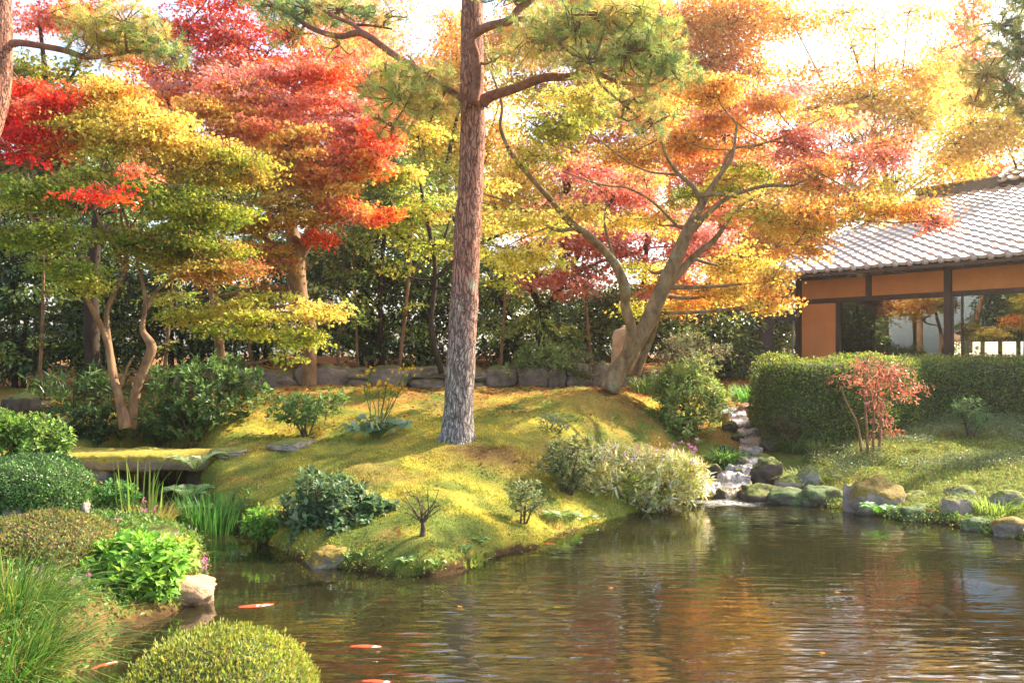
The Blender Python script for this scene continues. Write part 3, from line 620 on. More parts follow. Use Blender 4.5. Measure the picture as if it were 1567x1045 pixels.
# tall red maple with the straight wrapped trunk
tree('maple_tree', 'tall coral red maple with a stout straight trunk left of the pine', [
    [(473, 597, 16.5, 34), (473, 570, 16.5, 31), (472, 500, 16.5, 32), (458, 460, 16.5, 38), (452, 410, 16.5, 40), (452, 380, 16.5, 34), (440, 330, 16.7, 22), (420, 270, 17, 14), (400, 200, 17, 8)],
    [(455, 395, 16.5, 30), (480, 350, 16.5, 26), (492, 300, 16.7, 18), (510, 230, 17, 12), (530, 160, 17, 6)], [(440, 440, 16.5, 14), (400, 440, 16.2, 10), (350, 450, 16, 7), (300, 455, 15.5, 4)], [(452, 400, 16.5, 16), (400, 360, 16, 11), (350, 330, 16, 6)]],
    [(390, 150, 90, 60, 16.5, ['C', 'P', 'O']), (470, 120, 90, 50, 17, ['C', 'RO', 'P']), (540, 180, 80, 60, 16.5, ['C', 'P', 'RO']), (440, 220, 90, 50, 16, ['C', 'O', 'OY']), (340, 180, 70, 45, 16, ['OY', 'O', 'C']), (400, 270, 90, 36, 15.8, ['OG', 'YG', 'O']),
     (500, 260, 80, 40, 15.8, ['O', 'C', 'OY']), (560, 240, 60, 45, 16, ['C', 'RO', 'O']), (590, 205, 34, 22, 15.6, ['R', 'RO']), (430, 320, 90, 34, 15.6, ['O', 'OG', 'OY']), (540, 320, 60, 30, 15.8, ['O', 'C', 'RO']), (370, 330, 70, 30, 15.6, ['OG', 'O', 'BR']),
     (480, 358, 34, 14, 15.4, ['RO', 'R'], .9), (590, 325, 36, 18, 15.8, ['O', 'RO'], .7), (400, 388, 60, 16, 15.4, ['O', 'BR', 'OG'], .7), (385, 385, 60, 25, 15.6, ['O', 'OG', 'BR'], .6)],
    'maple', 'bark_warm', S=.075, cover=2.3)
# low layered yellow green maple in front of it
tree('maple_tree', 'low layered yellow green maple spreading flat sprays in front of the dark hedge', [
    [(338, 560, 15.5, 22), (335, 520, 15.5, 18), (332, 480, 15.5, 16), (318, 430, 15.6, 12), (310, 380, 15.7, 8)], [(333, 500, 15.5, 10), (380, 475, 15, 8), (440, 468, 14.6, 6), (510, 462, 14.4, 3)], [(333, 490, 15.5, 8), (290, 480, 15, 5), (250, 480, 14.8, 3)]],
    [(290, 478, 62, 17, 14.6, ['YG', 'G2', 'Y']), (370, 470, 60, 18, 14.4, ['YG', 'Y', 'G2']), (335, 500, 50, 14, 14.2, ['YG', 'G2']), (450, 480, 60, 16, 14.3, ['YG', 'Y']), (510, 470, 50, 12, 14.2, ['YG', 'OY', 'Y']), (460, 520, 50, 20, 14.0, ['YG', 'G2']), (435, 542, 22, 9, 13.8, ['G2', 'YG'], .7),
     (400, 505, 46, 12, 14.2, ['YG', 'G2'], .8), (265, 450, 40, 10, 14.8, ['YG', 'G2'], .6), (420, 448, 44, 8, 14.8, ['YG', 'Y'], .7)],
    'maple', 'bark_warm', S=.06, cover=2.4)
# red maple high behind on the left
tree('maple_tree', 'bright red maple towering behind the other maples at the upper left', [
    [(300, 560, 20.5, 26), (305, 430, 20.5, 22), (300, 300, 20.5, 18), (290, 150, 20.5, 12), (280, 40, 20.5, 7)], [(300, 300, 20.5, 12), (360, 200, 20.5, 9), (410, 80, 20.5, 5)], [(300, 250, 20.5, 9), (240, 120, 20.5, 6), (200, 40, 20.5, 4)]],
    [(290, 50, 60, 55, 20, ['RO', 'C', 'R']), (360, 60, 70, 60, 20.5, ['C', 'P', 'RO']), (420, 110, 70, 55, 20, ['C', 'C', 'RO']), (310, 130, 70, 50, 20, ['C', 'O', 'P']), (250, 110, 50, 40, 20.5, ['RO', 'O', 'C']), (450, 40, 60, 40, 20.5, ['C', 'P', 'R']), (330, -20, 100, 40, 20.5, ['RO', 'C', 'R']), (500, 90, 60, 45, 20.5, ['C', 'RO'])],
    'maple', 'bark_dark', S=.10, cover=1.5, rad=(.2, .45))
tree('maple_tree', 'pale salmon and green maple against the white sky in the top left corner', [
    [(60, 560, 22, 24), (60, 350, 22, 18), (70, 150, 22, 12), (60, 30, 22, 6)], [(68, 180, 22, 9), (120, 100, 22, 6), (150, 20, 22, 3)]],
    [(60, 20, 80, 34, 22, ['C', 'P', 'RO'], .55), (130, 10, 60, 34, 22, ['P', 'O'], .6), (20, 110, 50, 40, 22, ['YG', 'G2'], .5), (90, 120, 70, 34, 22, ['G2', 'YG', 'OY'], .55), (150, 200, 60, 60, 22, ['OY', 'OG'], 1), (190, 60, 50, 40, 22, ['O', 'OY'], .6), (60, 170, 90, 50, 22.5, ['OG', 'G2'], .9), (30, 250, 90, 60, 22.5, ['G', 'OG'], 1.3)],
    'maple', 'bark_dark', S=.11, cover=3.2, rad=(.2, .45))

# the great maple by the stream
tree('maple_tree', 'great leaning maple with a forked mossy trunk and golden orange crown beside the stream', [
    [(930, 598, 14.2, 54), (944, 570, 14.2, 44), (965, 538, 14.2, 38), (986, 503, 14.2, 38), (1006, 460, 14.2, 37), (1032, 402, 14.2, 33), (1055, 350, 14.2, 28), (1078, 305, 14.2, 18), (1100, 270, 14.1, 12), (1120, 240, 14, 9), (1128, 190, 14, 5)],
    [(958, 548, 14.15, 26), (966, 505, 14, 25), (957, 470, 13.9, 22), (956, 440, 13.8, 25), (938, 400, 13.7, 20), (905, 365, 13.6, 19), (872, 340, 13.5, 18), (842, 305, 13.4, 14), (815, 275, 13.3, 12), (782, 235, 13.2, 10), (766, 195, 13.2, 8), (768, 160, 13.2, 7), (752, 110, 13.2, 5), (735, 60, 13.2, 3)],
    [(1075, 312, 14.2, 15), (1060, 285, 14.2, 12), (1040, 268, 14.1, 10), (1020, 240, 14, 7), (1010, 205, 14, 4)],
    [(1020, 440, 14.2, 24), (1060, 395, 14.3, 17), (1095, 365, 14.4, 13), (1120, 330, 14.5, 9), (1150, 300, 14.5, 6)],
    [(1045, 370, 14.2, 16), (1085, 325, 14.1, 13), (1120, 300, 14, 10), (1170, 285, 13.8, 8), (1215, 283, 13.6, 6), (1250, 262, 13.4, 4)],
    [(1070, 300, 14, 11), (1100, 298, 13.9, 9), (1150, 305, 13.7, 7), (1200, 318, 13.5, 5), (1260, 330, 13.4, 3)],
    [(1100, 272, 14.1, 9), (1120, 230, 14.2, 7), (1160, 222, 14.3, 6), (1210, 205, 14.4, 4), (1260, 180, 14.5, 3)],
    [(880, 350, 13.5, 10), (850, 352, 13.3, 8), (820, 333, 13.1, 7), (780, 310, 13, 5), (740, 297, 12.9, 4)],
    [(1040, 268, 14.1, 7), (990, 262, 14, 5), (950, 240, 13.9, 4), (900, 200, 13.8, 3)],
    [(1035, 345, 14.1, 8), (1000, 310, 14, 6), (960, 288, 13.9, 5), (920, 283, 13.8, 4), (860, 262, 13.7, 3)],
    [(950, 425, 13.8, 9), (935, 380, 13.9, 7), (925, 340, 14, 5), (930, 300, 14, 3)],
    [(972, 575, 14.5, 20), (984, 545, 14.5, 19), (996, 515, 14.4, 18), (1006, 480, 14.3, 16)],
    [(1300, 290, 13.3, 2), (1250, 262, 13.4, 4)]],
    [(850, 190, 80, 34, 13.4, ['YG', 'G2', 'Y']), (900, 150, 80, 36, 13.8, ['YG', 'Y', 'OY']), (820, 240, 50, 24, 13.2, ['OY', 'Y', 'YG'], .7), (800, 330, 60, 22, 12.9, ['Y', 'YG']), (770, 380, 60, 20, 12.9, ['YG', 'Y'], .8), (830, 390, 60, 22, 13, ['Y', 'YG', 'OY'], .8), (880, 320, 46, 24, 13.5, ['Y', 'OY'], .7),
     (960, 230, 80, 30, 15.1, ['O', 'OY', 'C'], .8), (1040, 210, 80, 34, 15.3, ['O', 'OY', 'C']), (1110, 170, 80, 36, 15.3, ['O', 'OY', 'P']), (1180, 150, 80, 30, 14.7, ['P', 'O', 'OY']), (1060, 300, 60, 22, 14.9, ['G2', 'YG', 'OY'], .8), (1130, 270, 80, 26, 14.9, ['YG', 'G2', 'OY']), (1210, 220, 80, 30, 14.5, ['P', 'O', 'C']),
     (1170, 320, 70, 24, 13.4, ['OY', 'O', 'YG']), (1250, 270, 80, 26, 13.9, ['C', 'OY', 'O']), (1310, 240, 80, 26, 14.1, ['C', 'OY', 'P']), (1240, 330, 80, 24, 13.2, ['OY', 'YG', 'O']), (1320, 310, 80, 26, 13.2, ['YG', 'OY', 'O']), (1390, 320, 60, 20, 13.1, ['O', 'C', 'OY']), (1430, 338, 42, 12, 13, ['C', 'RO', 'P']),
     (1360, 215, 60, 22, 14.3, ['C', 'P', 'O'], .8), (1130, 400, 60, 30, 14.9, ['Y', 'OY']), (1180, 430, 42, 26, 13.4, ['OY', 'Y', 'O']), (1100, 450, 50, 24, 14.8, ['OY', 'O', 'Y']), (1160, 465, 34, 14, 13.3, ['Y', 'OY'], .9), (1195, 465, 14, 20, 13.2, ['O', 'OY'], .9), (985, 465, 44, 12, 14.7, ['YG', 'Y'], 1.2), (1040, 470, 50, 22, 15.2, ['O', 'RO', 'OY']),
     (990, 410, 40, 20, 14.9, ['YG', 'Y'], .6), (1090, 130, 80, 40, 14.4, ['O', 'OY']), (1010, 170, 70, 30, 15.5, ['OY', 'O'], .8), (1280, 180, 70, 24, 14.8, ['P', 'OY'], .7), (1215, 375, 60, 16, 13.2, ['OY', 'O'], .8), (1010, 345, 50, 20, 15.1, ['OY', 'Y', 'G2'], .6), (940, 340, 46, 26, 15.3, ['OY', 'Y'], .7)],
    'maple', 'bark', S=.056, cover=1.9, k=16, wf=.88)
tree('maple_tree', 'crimson pink maple behind the great maple, with a short forked trunk above the stone wall', [
    [(828, 545, 19, 26), (828, 510, 19, 24), (832, 480, 19, 22), (820, 455, 19, 16), (808, 430, 19, 12), (800, 390, 19, 8)], [(832, 485, 19, 18), (848, 455, 19, 14), (862, 420, 19, 12), (900, 370, 19, 10), (940, 300, 19, 6)], [(862, 425, 19, 9), (920, 400, 19.3, 7), (985, 380, 19.5, 9), (985, 330, 19.5, 6)], [(985, 440, 19.5, 12), (990, 380, 19.5, 9), (1010, 320, 19.5, 6)]],
    [(830, 420, 44, 22, 18.4, ['P', 'C', 'C']), (890, 415, 46, 22, 18.5, ['P', 'C']), (860, 370, 60, 26, 18.5, ['C', 'P', 'P']), (940, 380, 70, 34, 19, ['P', 'C', 'P']), (1000, 340, 70, 40, 19.5, ['P', 'C', 'P']), (930, 310, 80, 34, 19.5, ['P', 'C']), (880, 260, 70, 26, 19.5, ['P', 'C'], .8), (1060, 380, 50, 50, 20, ['C', 'P', 'O']), (1100, 330, 60, 40, 20, ['O', 'C']), (800, 340, 50, 30, 19.5, ['O', 'C'], .7), (1030, 430, 60, 30, 18, ['C', 'O', 'P']), (985, 270, 60, 24, 20, ['P', 'OY'], .6), (1080, 440, 50, 26, 18, ['O', 'C', 'OY']), (1130, 430, 50, 30, 18, ['O', 'OY']), (1050, 350, 60, 40, 18.5, ['C', 'P', 'P']), (930, 350, 60, 30, 18.4, ['C', 'P', 'P']), (870, 440, 40, 16, 18.2, ['P', 'C'], .7)],
    'maple', 'bark_dark', S=.09, cover=2.1, rad=(.2, .4))

# distant autumn trees that fill the top of the picture
GBK = 'autumn trees rising behind the garden'
def backtree(label, bx, by, d, pads, S=.11, cover=2.5, barkm='bark_dark', w=20, sc='maple', name='autumn_tree'):
    tp = min(pads, key=lambda p: p[1]); mx = tp[0]; top = tp[1]
    limbs = [[(bx, by, d, w), (bx + (mx - bx) * .3, by + (top - by) * .4, d, w * .8), (bx + (mx - bx) * .6, by + (top - by) * .7, d, w * .4), (mx, top, d, w * .06)]]
    for p in pads[::2]:
        t = .45; s = (bx + (mx - bx) * .35, by + (top - by) * .45, d, w * .35); limbs.append([s, ((s[0] + p[0]) / 2, (s[1] + p[1]) / 2 + 6, d, w * .25), (p[0], p[1], p[4], w * .08)])
    tree(name, label, limbs, pads, sc, barkm, S=S, cover=cover, per=24, rad=(.3, .65), thick=.7, flat=.5, group=GBK, layered=False, cat='tree')
backtree('golden tree behind the pine trunk, its leaves showing left of the trunk', 640, 540, 25, [(640, 190, 60, 50, 25, ['OY', 'YG']), (680, 120, 70, 44, 25, ['OY', 'O', 'Y'], .8), (600, 250, 50, 50, 25, ['YG', 'OY', 'G2']), (650, 280, 70, 50, 24, ['YG', 'Y', 'G2']), (660, 350, 60, 40, 23.5, ['YG', 'Y']), (730, 60, 50, 34, 25, ['OY', 'O'], .7), (610, 110, 46, 26, 25, ['O', 'C'], .7)])
backtree('golden orange tree behind the right hand branches of the pine', 850, 540, 27, [(800, 60, 70, 50, 26, ['OY', 'O', 'Y']), (880, 40, 80, 50, 26, ['OY', 'Y']), (960, 60, 80, 50, 26, ['O', 'OY']), (820, 130, 60, 30, 26, ['OY', 'YG'], .8), (920, 130, 80, 44, 26, ['OY', 'O', 'C']), (780, 290, 50, 50, 26, ['OY', 'Y'], .8), (850, 220, 80, 40, 26, ['OY', 'Y', 'C'], .7), (960, 200, 70, 40, 26, ['O', 'C'], .7), (900, -10, 120, 40, 26, ['OY', 'O'])])
backtree('tall bright orange tree right of the pine reaching the top of the picture', 1080, 540, 28, [(1040, 30, 70, 50, 27, ['O', 'OY', 'O']), (1110, 40, 70, 54, 27, ['O', 'OY']), (1080, 100, 80, 46, 27, ['O', 'OY', 'BR']), (1160, 110, 40, 34, 27, ['OY', 'Y'], .6), (1040, 160, 70, 40, 27, ['O', 'OY'], .8), (1160, 10, 70, 30, 27, ['O', 'OY'], .8), (1110, 210, 80, 46, 27, ['C', 'O'], .6), (1130, 380, 60, 46, 26, ['C', 'O', 'OY']), (1180, 350, 50, 30, 26, ['OY', 'G2']), (1090, 290, 60, 50, 27, ['O', 'C'], .9)])
backtree('pale yellow tree glowing in the sun above the roof', 1330, 540, 26, [(1240, 170, 70, 26, 25, ['Y', 'OY', 'P'], .6), (1330, 150, 70, 32, 25, ['OY', 'Y'], .8), (1400, 180, 70, 40, 25, ['Y', 'OY']), (1300, 220, 80, 34, 25, ['Y', 'P'], .6), (1450, 250, 50, 40, 25, ['Y', 'OY']), (1390, 110, 60, 26, 25, ['OY', 'O'], .6), (1340, 45, 60, 20, 25, ['OY', 'Y'], .45), (1300, 75, 46, 14, 25, ['OY'], .35), (1370, 280, 60, 30, 25, ['Y', 'YG'], .7), (1290, 290, 70, 34, 25, ['OY', 'Y', 'C'], .9), (1230, 330, 60, 40, 25, ['OY', 'C', 'Y'], 1)], cover=2.0)
backtree('golden tree overhanging the roof at the right edge', 1620, 500, 24, [(1530, 195, 60, 34, 23, ['OY', 'Y']), (1490, 190, 40, 30, 23, ['OY', 'Y'], .8), (1575, 205, 30, 24, 23, ['OY', 'Y', 'OG']), (1460, 220, 40, 26, 23, ['Y', 'OY'], .8), (1560, 160, 50, 30, 23, ['OY', 'YG'], .8), (1490, 225, 44, 20, 23, ['OY', 'O'], .8)], cover=2.3)
backtree('far rust orange conifer with a pointed top right of the white sky', 1480, 540, 34, [(1480, 40, 20, 40, 34, ['O', 'C']), (1465, 90, 26, 40, 34, ['O', 'C']), (1460, 150, 32, 40, 34, ['O', 'C', 'OY']), (1500, 120, 30, 60, 34, ['C', 'OY']), (1490, 0, 18, 30, 34, ['C', 'O']), (1495, 270, 40, 24, 33, ['RO', 'O', 'C'], 1.3), (1520, 260, 30, 22, 33, ['BR', 'RO'], 1)], S=.16)
backtree('dusky green and orange tree filling the gap behind the left hand maples', 200, 560, 25, [(200, 250, 120, 60, 24.5, ['OG', 'G', 'OY']), (330, 260, 100, 60, 24.5, ['OG', 'O', 'G2']), (100, 300, 110, 60, 24.5, ['G', 'DG2', 'OG']), (460, 260, 100, 60, 24.5, ['OG', 'O', 'RO']), (560, 300, 70, 60, 24.5, ['OG', 'G', 'YG']), (240, 150, 90, 50, 24.5, ['OY', 'OG', 'O'], .8), (560, 130, 60, 50, 25, ['C', 'O'], .7), (500, 180, 90, 50, 25, ['C', 'O', 'RO'], .8), (540, 40, 60, 40, 25, ['C', 'P', 'O'], .6), (400, 180, 80, 50, 25, ['C', 'O'], .8)])

backtree('amber tree far behind the fork of the pine', 700, 545, 29, [(650, 160, 50, 40, 29, ['OY', 'Y', 'O']), (700, 230, 70, 40, 29, ['OY', 'YG', 'Y']), (760, 200, 40, 40, 29, ['OY', 'Y'], .7), (790, 260, 50, 40, 29, ['Y', 'OY']), (740, 320, 60, 40, 28, ['Y', 'YG']), (700, 100, 40, 40, 29, ['OY', 'O'], .8), (770, 140, 40, 30, 29, ['OY', 'Y'], .5), (790, 400, 60, 40, 27, ['YG', 'G2', 'OY']), (850, 300, 60, 50, 28, ['Y', 'OY']), (900, 330, 60, 50, 28, ['Y', 'C'])])
backtree('peach coloured tree far behind the crown of the great maple', 1050, 545, 30, [(960, 270, 70, 40, 29, ['Y', 'OY', 'P']), (1050, 240, 70, 40, 29, ['OY', 'C', 'Y']), (1150, 250, 80, 40, 29, ['OY', 'Y', 'P'], .8), (1200, 290, 70, 40, 29, ['Y', 'OY'], .8), (1180, 400, 50, 40, 28, ['C', 'OY']), (1100, 350, 70, 40, 28, ['C', 'O']), (1000, 130, 60, 40, 29, ['OY', 'O']), (1230, 360, 40, 30, 28, ['G2', 'YG', 'OY'])])
backtree('yellow orange tree far behind, top centre left of the pine trunk', 560, 545, 30, [(560, 60, 60, 40, 29, ['O', 'C', 'OY']), (640, 215, 60, 40, 29, ['OY', 'YG']), (690, 40, 30, 30, 29, ['OY', 'O'], .9), (600, 150, 60, 40, 29, ['O', 'OY']), (680, 180, 40, 40, 29, ['OY', 'Y']), (560, -20, 90, 30, 29, ['O', 'C'], .7), (670, 110, 40, 24, 29, ['OY', 'O'], .7)])
backtree('pale golden tree top spreading across the bright sky at the upper right', 1400, 545, 27, [(1210, 30, 60, 24, 26, ['O', 'OY'], .7), (1290, 20, 70, 20, 26, ['OY', 'O'], .5), (1390, 20, 60, 20, 26, ['OY', 'O'], .5), (1250, 110, 60, 18, 26, ['OY', 'O'], .4), (1340, 110, 70, 20, 26, ['OY', 'O'], .6), (1420, 130, 50, 40, 26, ['OY', 'Y'], .9), (1440, 80, 30, 30, 26, ['OY', 'C'], .6), (1220, 140, 50, 30, 26, ['OY', 'O'], .8), (1300, 160, 70, 30, 26, ['OY', 'Y', 'O'], .9)])
tree('maple_tree', 'small yellow green maple seen on both sides of the pine trunk', [
    [(676, 572, 17, 13), (660, 500, 17, 11), (666, 410, 17, 10), (650, 320, 17, 8), (640, 260, 17, 4)], [(662, 430, 17, 9), (720, 380, 17, 7), (790, 350, 17, 4)], [(660, 400, 17, 8), (610, 360, 17, 6), (570, 330, 17, 3)]],
    [(620, 270, 50, 24, 17, ['YG', 'G2', 'Y']), (650, 315, 56, 22, 16.8, ['YG', 'Y', 'G2']), (600, 345, 44, 16, 16.8, ['YG', 'G2']), (660, 375, 50, 18, 16.6, ['G2', 'YG'], .8), (770, 340, 50, 20, 16.8, ['YG', 'Y', 'OY']), (790, 390, 56, 20, 16.8, ['YG', 'G2', 'Y']), (850, 345, 44, 18, 17, ['Y', 'YG', 'OY'], .8), (750, 290, 40, 20, 17, ['OY', 'Y', 'YG']), (760, 430, 40, 12, 16.6, ['G2', 'YG'], .6), (600, 410, 40, 10, 16.6, ['G2', 'YG'], .5), (640, 210, 44, 22, 17.2, ['OY', 'YG', 'Y'])],
    'maple', 'bark_dark', S=.07, cover=1.7)
# evergreens: dark glossy masses in the shade at the back
GE = 'dark evergreen trees behind the stone wall'
def evergreen(label, bx, by, d, pads, S=.115, cover=2.3, w=14, cols=('DG', 'DG2', 'G'), stems=2):
    limbs = []
    tops = sorted(pads, key=lambda p: p[1])[:stems]
    for i, p in enumerate(tops): limbs.append([(bx + i * 14 - 7, by, d, w), (bx + i * 18 - 9, (by + p[1]) / 2, d, w * .7), (p[0], p[1], d, w * .25)])
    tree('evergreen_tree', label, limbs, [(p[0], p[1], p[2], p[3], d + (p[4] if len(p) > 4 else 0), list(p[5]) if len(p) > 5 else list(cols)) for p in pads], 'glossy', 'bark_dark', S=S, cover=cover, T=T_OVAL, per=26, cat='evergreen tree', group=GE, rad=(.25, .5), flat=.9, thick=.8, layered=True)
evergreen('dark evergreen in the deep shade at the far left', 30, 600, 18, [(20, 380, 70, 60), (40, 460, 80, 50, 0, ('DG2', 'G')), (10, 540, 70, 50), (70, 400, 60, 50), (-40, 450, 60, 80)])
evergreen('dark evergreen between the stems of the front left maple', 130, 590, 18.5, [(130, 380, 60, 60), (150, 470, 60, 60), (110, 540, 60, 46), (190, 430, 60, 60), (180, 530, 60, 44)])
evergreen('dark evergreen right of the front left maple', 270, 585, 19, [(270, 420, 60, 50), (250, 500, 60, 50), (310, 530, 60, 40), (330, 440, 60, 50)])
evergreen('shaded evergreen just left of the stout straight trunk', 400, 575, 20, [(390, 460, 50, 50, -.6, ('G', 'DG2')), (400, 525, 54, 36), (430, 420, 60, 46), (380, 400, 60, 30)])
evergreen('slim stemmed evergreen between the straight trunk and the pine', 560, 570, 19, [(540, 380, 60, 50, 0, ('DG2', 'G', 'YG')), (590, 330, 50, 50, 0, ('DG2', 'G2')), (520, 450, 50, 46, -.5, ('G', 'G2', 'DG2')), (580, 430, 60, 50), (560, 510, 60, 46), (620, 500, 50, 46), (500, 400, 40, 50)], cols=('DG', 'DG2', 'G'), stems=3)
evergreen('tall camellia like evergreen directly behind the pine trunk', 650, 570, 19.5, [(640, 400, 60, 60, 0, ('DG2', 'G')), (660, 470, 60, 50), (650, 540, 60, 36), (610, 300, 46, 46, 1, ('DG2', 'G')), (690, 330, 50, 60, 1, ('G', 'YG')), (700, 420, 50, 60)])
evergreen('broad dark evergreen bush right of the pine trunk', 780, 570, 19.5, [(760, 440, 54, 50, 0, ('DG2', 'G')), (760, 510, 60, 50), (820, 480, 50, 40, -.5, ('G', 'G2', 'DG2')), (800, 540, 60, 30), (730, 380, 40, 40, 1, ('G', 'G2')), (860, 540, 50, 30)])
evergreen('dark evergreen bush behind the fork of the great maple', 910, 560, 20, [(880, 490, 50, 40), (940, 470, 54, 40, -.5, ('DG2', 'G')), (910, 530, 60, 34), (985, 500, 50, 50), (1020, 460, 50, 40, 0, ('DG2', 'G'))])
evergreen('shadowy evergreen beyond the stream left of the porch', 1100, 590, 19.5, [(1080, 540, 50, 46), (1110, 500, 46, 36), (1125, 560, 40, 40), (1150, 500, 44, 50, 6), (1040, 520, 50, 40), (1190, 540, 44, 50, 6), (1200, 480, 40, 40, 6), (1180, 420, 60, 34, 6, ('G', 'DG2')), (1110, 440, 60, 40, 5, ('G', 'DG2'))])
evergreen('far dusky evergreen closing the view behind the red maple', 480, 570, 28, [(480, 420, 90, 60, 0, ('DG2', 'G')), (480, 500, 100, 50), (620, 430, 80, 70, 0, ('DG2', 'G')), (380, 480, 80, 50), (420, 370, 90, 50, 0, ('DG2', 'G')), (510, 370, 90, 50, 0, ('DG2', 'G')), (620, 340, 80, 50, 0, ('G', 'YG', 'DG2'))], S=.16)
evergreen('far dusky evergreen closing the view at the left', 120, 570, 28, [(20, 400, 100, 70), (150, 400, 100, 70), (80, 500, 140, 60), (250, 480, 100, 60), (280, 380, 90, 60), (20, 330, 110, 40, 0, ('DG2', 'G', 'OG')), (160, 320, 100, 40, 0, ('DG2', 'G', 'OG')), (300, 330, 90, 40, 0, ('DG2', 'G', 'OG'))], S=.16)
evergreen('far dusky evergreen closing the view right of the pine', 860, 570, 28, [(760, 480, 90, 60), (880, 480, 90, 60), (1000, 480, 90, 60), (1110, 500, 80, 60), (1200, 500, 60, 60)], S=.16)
for (px, py, d, w, top, lean, l) in [(515, 572, 18.3, 7, 380, 12, 'thin pale stem between the straight trunk and the pine, nearer the straight trunk'), (548, 574, 18.2, 6, 350, -8, 'thin pale stem midway between the straight trunk and the pine'), (610, 572, 18.2, 9, 300, 24, 'crooked slim trunk close to the left of the pine'),
        (385, 572, 18.4, 7, 400, -10, 'thin stem left of the straight wrapped trunk'), (250, 580, 17.5, 8, 420, 14, 'thin stem in the shade right of the front left maple'), (60, 600, 17, 8, 380, 8, 'thin stem in the shade near the left edge'), (765, 570, 18.3, 8, 400, 10, 'thin dark stem right of the pine trunk'), (905, 560, 18.6, 8, 420, -10, 'thin stem behind the left side of the great maple')]:
    c_ = [['G2', 'G'], ['G', 'YG'], ['DG2', 'G']][int(px) % 3]
    tree('slim_tree', l, [[(px, py, d, w), (px + lean * .6, (py + top) / 2, d, w * .8), (px + lean, top, d, w * .4)], [(px + lean * .5, (py + top) / 2, d, w * .4), (px + lean * 2, (py + top) / 2 - 50, d, w * .2)]],
         [(px + lean, top, 34, 16, d, c_, .8), (px + lean * 2, (py + top) / 2 - 50, 26, 12, d - .1, c_, .8), (px + lean * .6, (py + top) / 2 + 30, 22, 9, d - .2, c_, .6)], 'leaf', 'bark_warm', S=.085, T=T_OVAL, cat='tree', group='slim stems in front of the dark evergreens', cover=1.5)
# plain dark trunks in the shade
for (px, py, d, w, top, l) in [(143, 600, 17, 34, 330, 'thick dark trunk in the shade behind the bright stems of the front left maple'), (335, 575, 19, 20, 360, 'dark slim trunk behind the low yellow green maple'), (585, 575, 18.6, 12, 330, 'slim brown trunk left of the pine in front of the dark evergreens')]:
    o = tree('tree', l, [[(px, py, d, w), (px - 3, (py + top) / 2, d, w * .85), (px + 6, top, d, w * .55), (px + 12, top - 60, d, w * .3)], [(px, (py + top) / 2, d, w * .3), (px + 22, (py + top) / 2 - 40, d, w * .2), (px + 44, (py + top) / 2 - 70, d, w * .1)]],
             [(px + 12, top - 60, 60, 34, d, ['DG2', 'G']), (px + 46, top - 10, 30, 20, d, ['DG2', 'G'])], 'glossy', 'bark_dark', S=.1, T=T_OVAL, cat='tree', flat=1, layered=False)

# ---------------------------------------------------------------- pines
def pine_pad(mb, tb, c, r, n, per, L, cols, start, droop=.25):
    U = rv(n) * (rng.random((n, 1)) ** .42) * 1.25; S = c + U * r; P, D, N, Cc, Sz = [], [], [], [], []
    for s in S:
        ax = nrm((s - c) * [1, 1, .5] + [0, 0, .25] + rng.normal(0, .35, 3)); q = nrm(rv(per) + ax * .75 + [0, 0, -droop * .5])
        base = s + ax[None] * rng.uniform(-.07, .03, (per, 1)); P.append(base); D.append(q); N.append(rv(per)); Sz.append(L * rng.uniform(.7, 1.15, per))
        Cc.append(jit(np.array(K[cols[rng.integers(len(cols))]]) * rng.uniform(.75, 1.25), per, .2))
        if rng.random() < .22: tb.tube(curve([start, (start + s) / 2 + rng.normal(0, .08, 3), s], 3), np.linspace(.012, .004, 7), 4, False)
    V, Fc, cc = leaves(np.concatenate(P), np.concatenate(D), np.concatenate(N), np.concatenate(Sz), T_NEEDLE, np.concatenate(Cc)); mb.add(V, Fc, cc)
def pine(label, base, limbs, pads, L=.12, trunk_k=40, dens=1.15, group=None):
    o = thing('pine_tree', label, 'pine tree', base); 
    tb = MB(); P = np.array([[*at(p[0], p[1], p[2]), p[3] / 2 * p[2] / F] for p in limbs[0]]); Q = curve(P, 14)
    T = Q[:, :3]; tb.tube(T, Q[:, 3], trunk_k, bump=.11, bf=6); bb = MB(); LQ = [Q]
    for l in limbs[1:]: LQ.append(limb(bb, l, 8, 6, .12))
    AQ = np.concatenate(LQ[1:]) if len(LQ) > 1 else Q; nb = MB()
    for p in pads:
        px, py, rx, ry, d, cols = p[:6]; c = at(px, py, d); r = np.array([rx * d / F, rx * d / F * .7, ry * d / F]); dd = np.linalg.norm(AQ[:, :3] - c, axis=1); q = AQ[np.argmin(dd)][:3]
        bb.tube(curve([q, (q + c) / 2 + [0, 0, -.04], c], 5), np.linspace(.022, .01, 11), 6, False, bump=.15)
        n = int(dens * (p[6] if len(p) > 6 else 1) * math.pi * rx * ry / ((L * F / d) ** 2) * 4.2) + 3
        pine_pad(nb, bb, c, r, n, 34, L, cols, c)
    tb.build('trunk', M['pine'], o, True); bb.build('branches', M['pinebranch'], o, True); nb.build('needles', M['needle'], o); return o
M['pinebranch'] = bark('pine_branch_bark', (.10, .04, .025), (.34, .15, .09), 12, (1, 1, 1), .01)
pb = at(700, 676, 11.2)
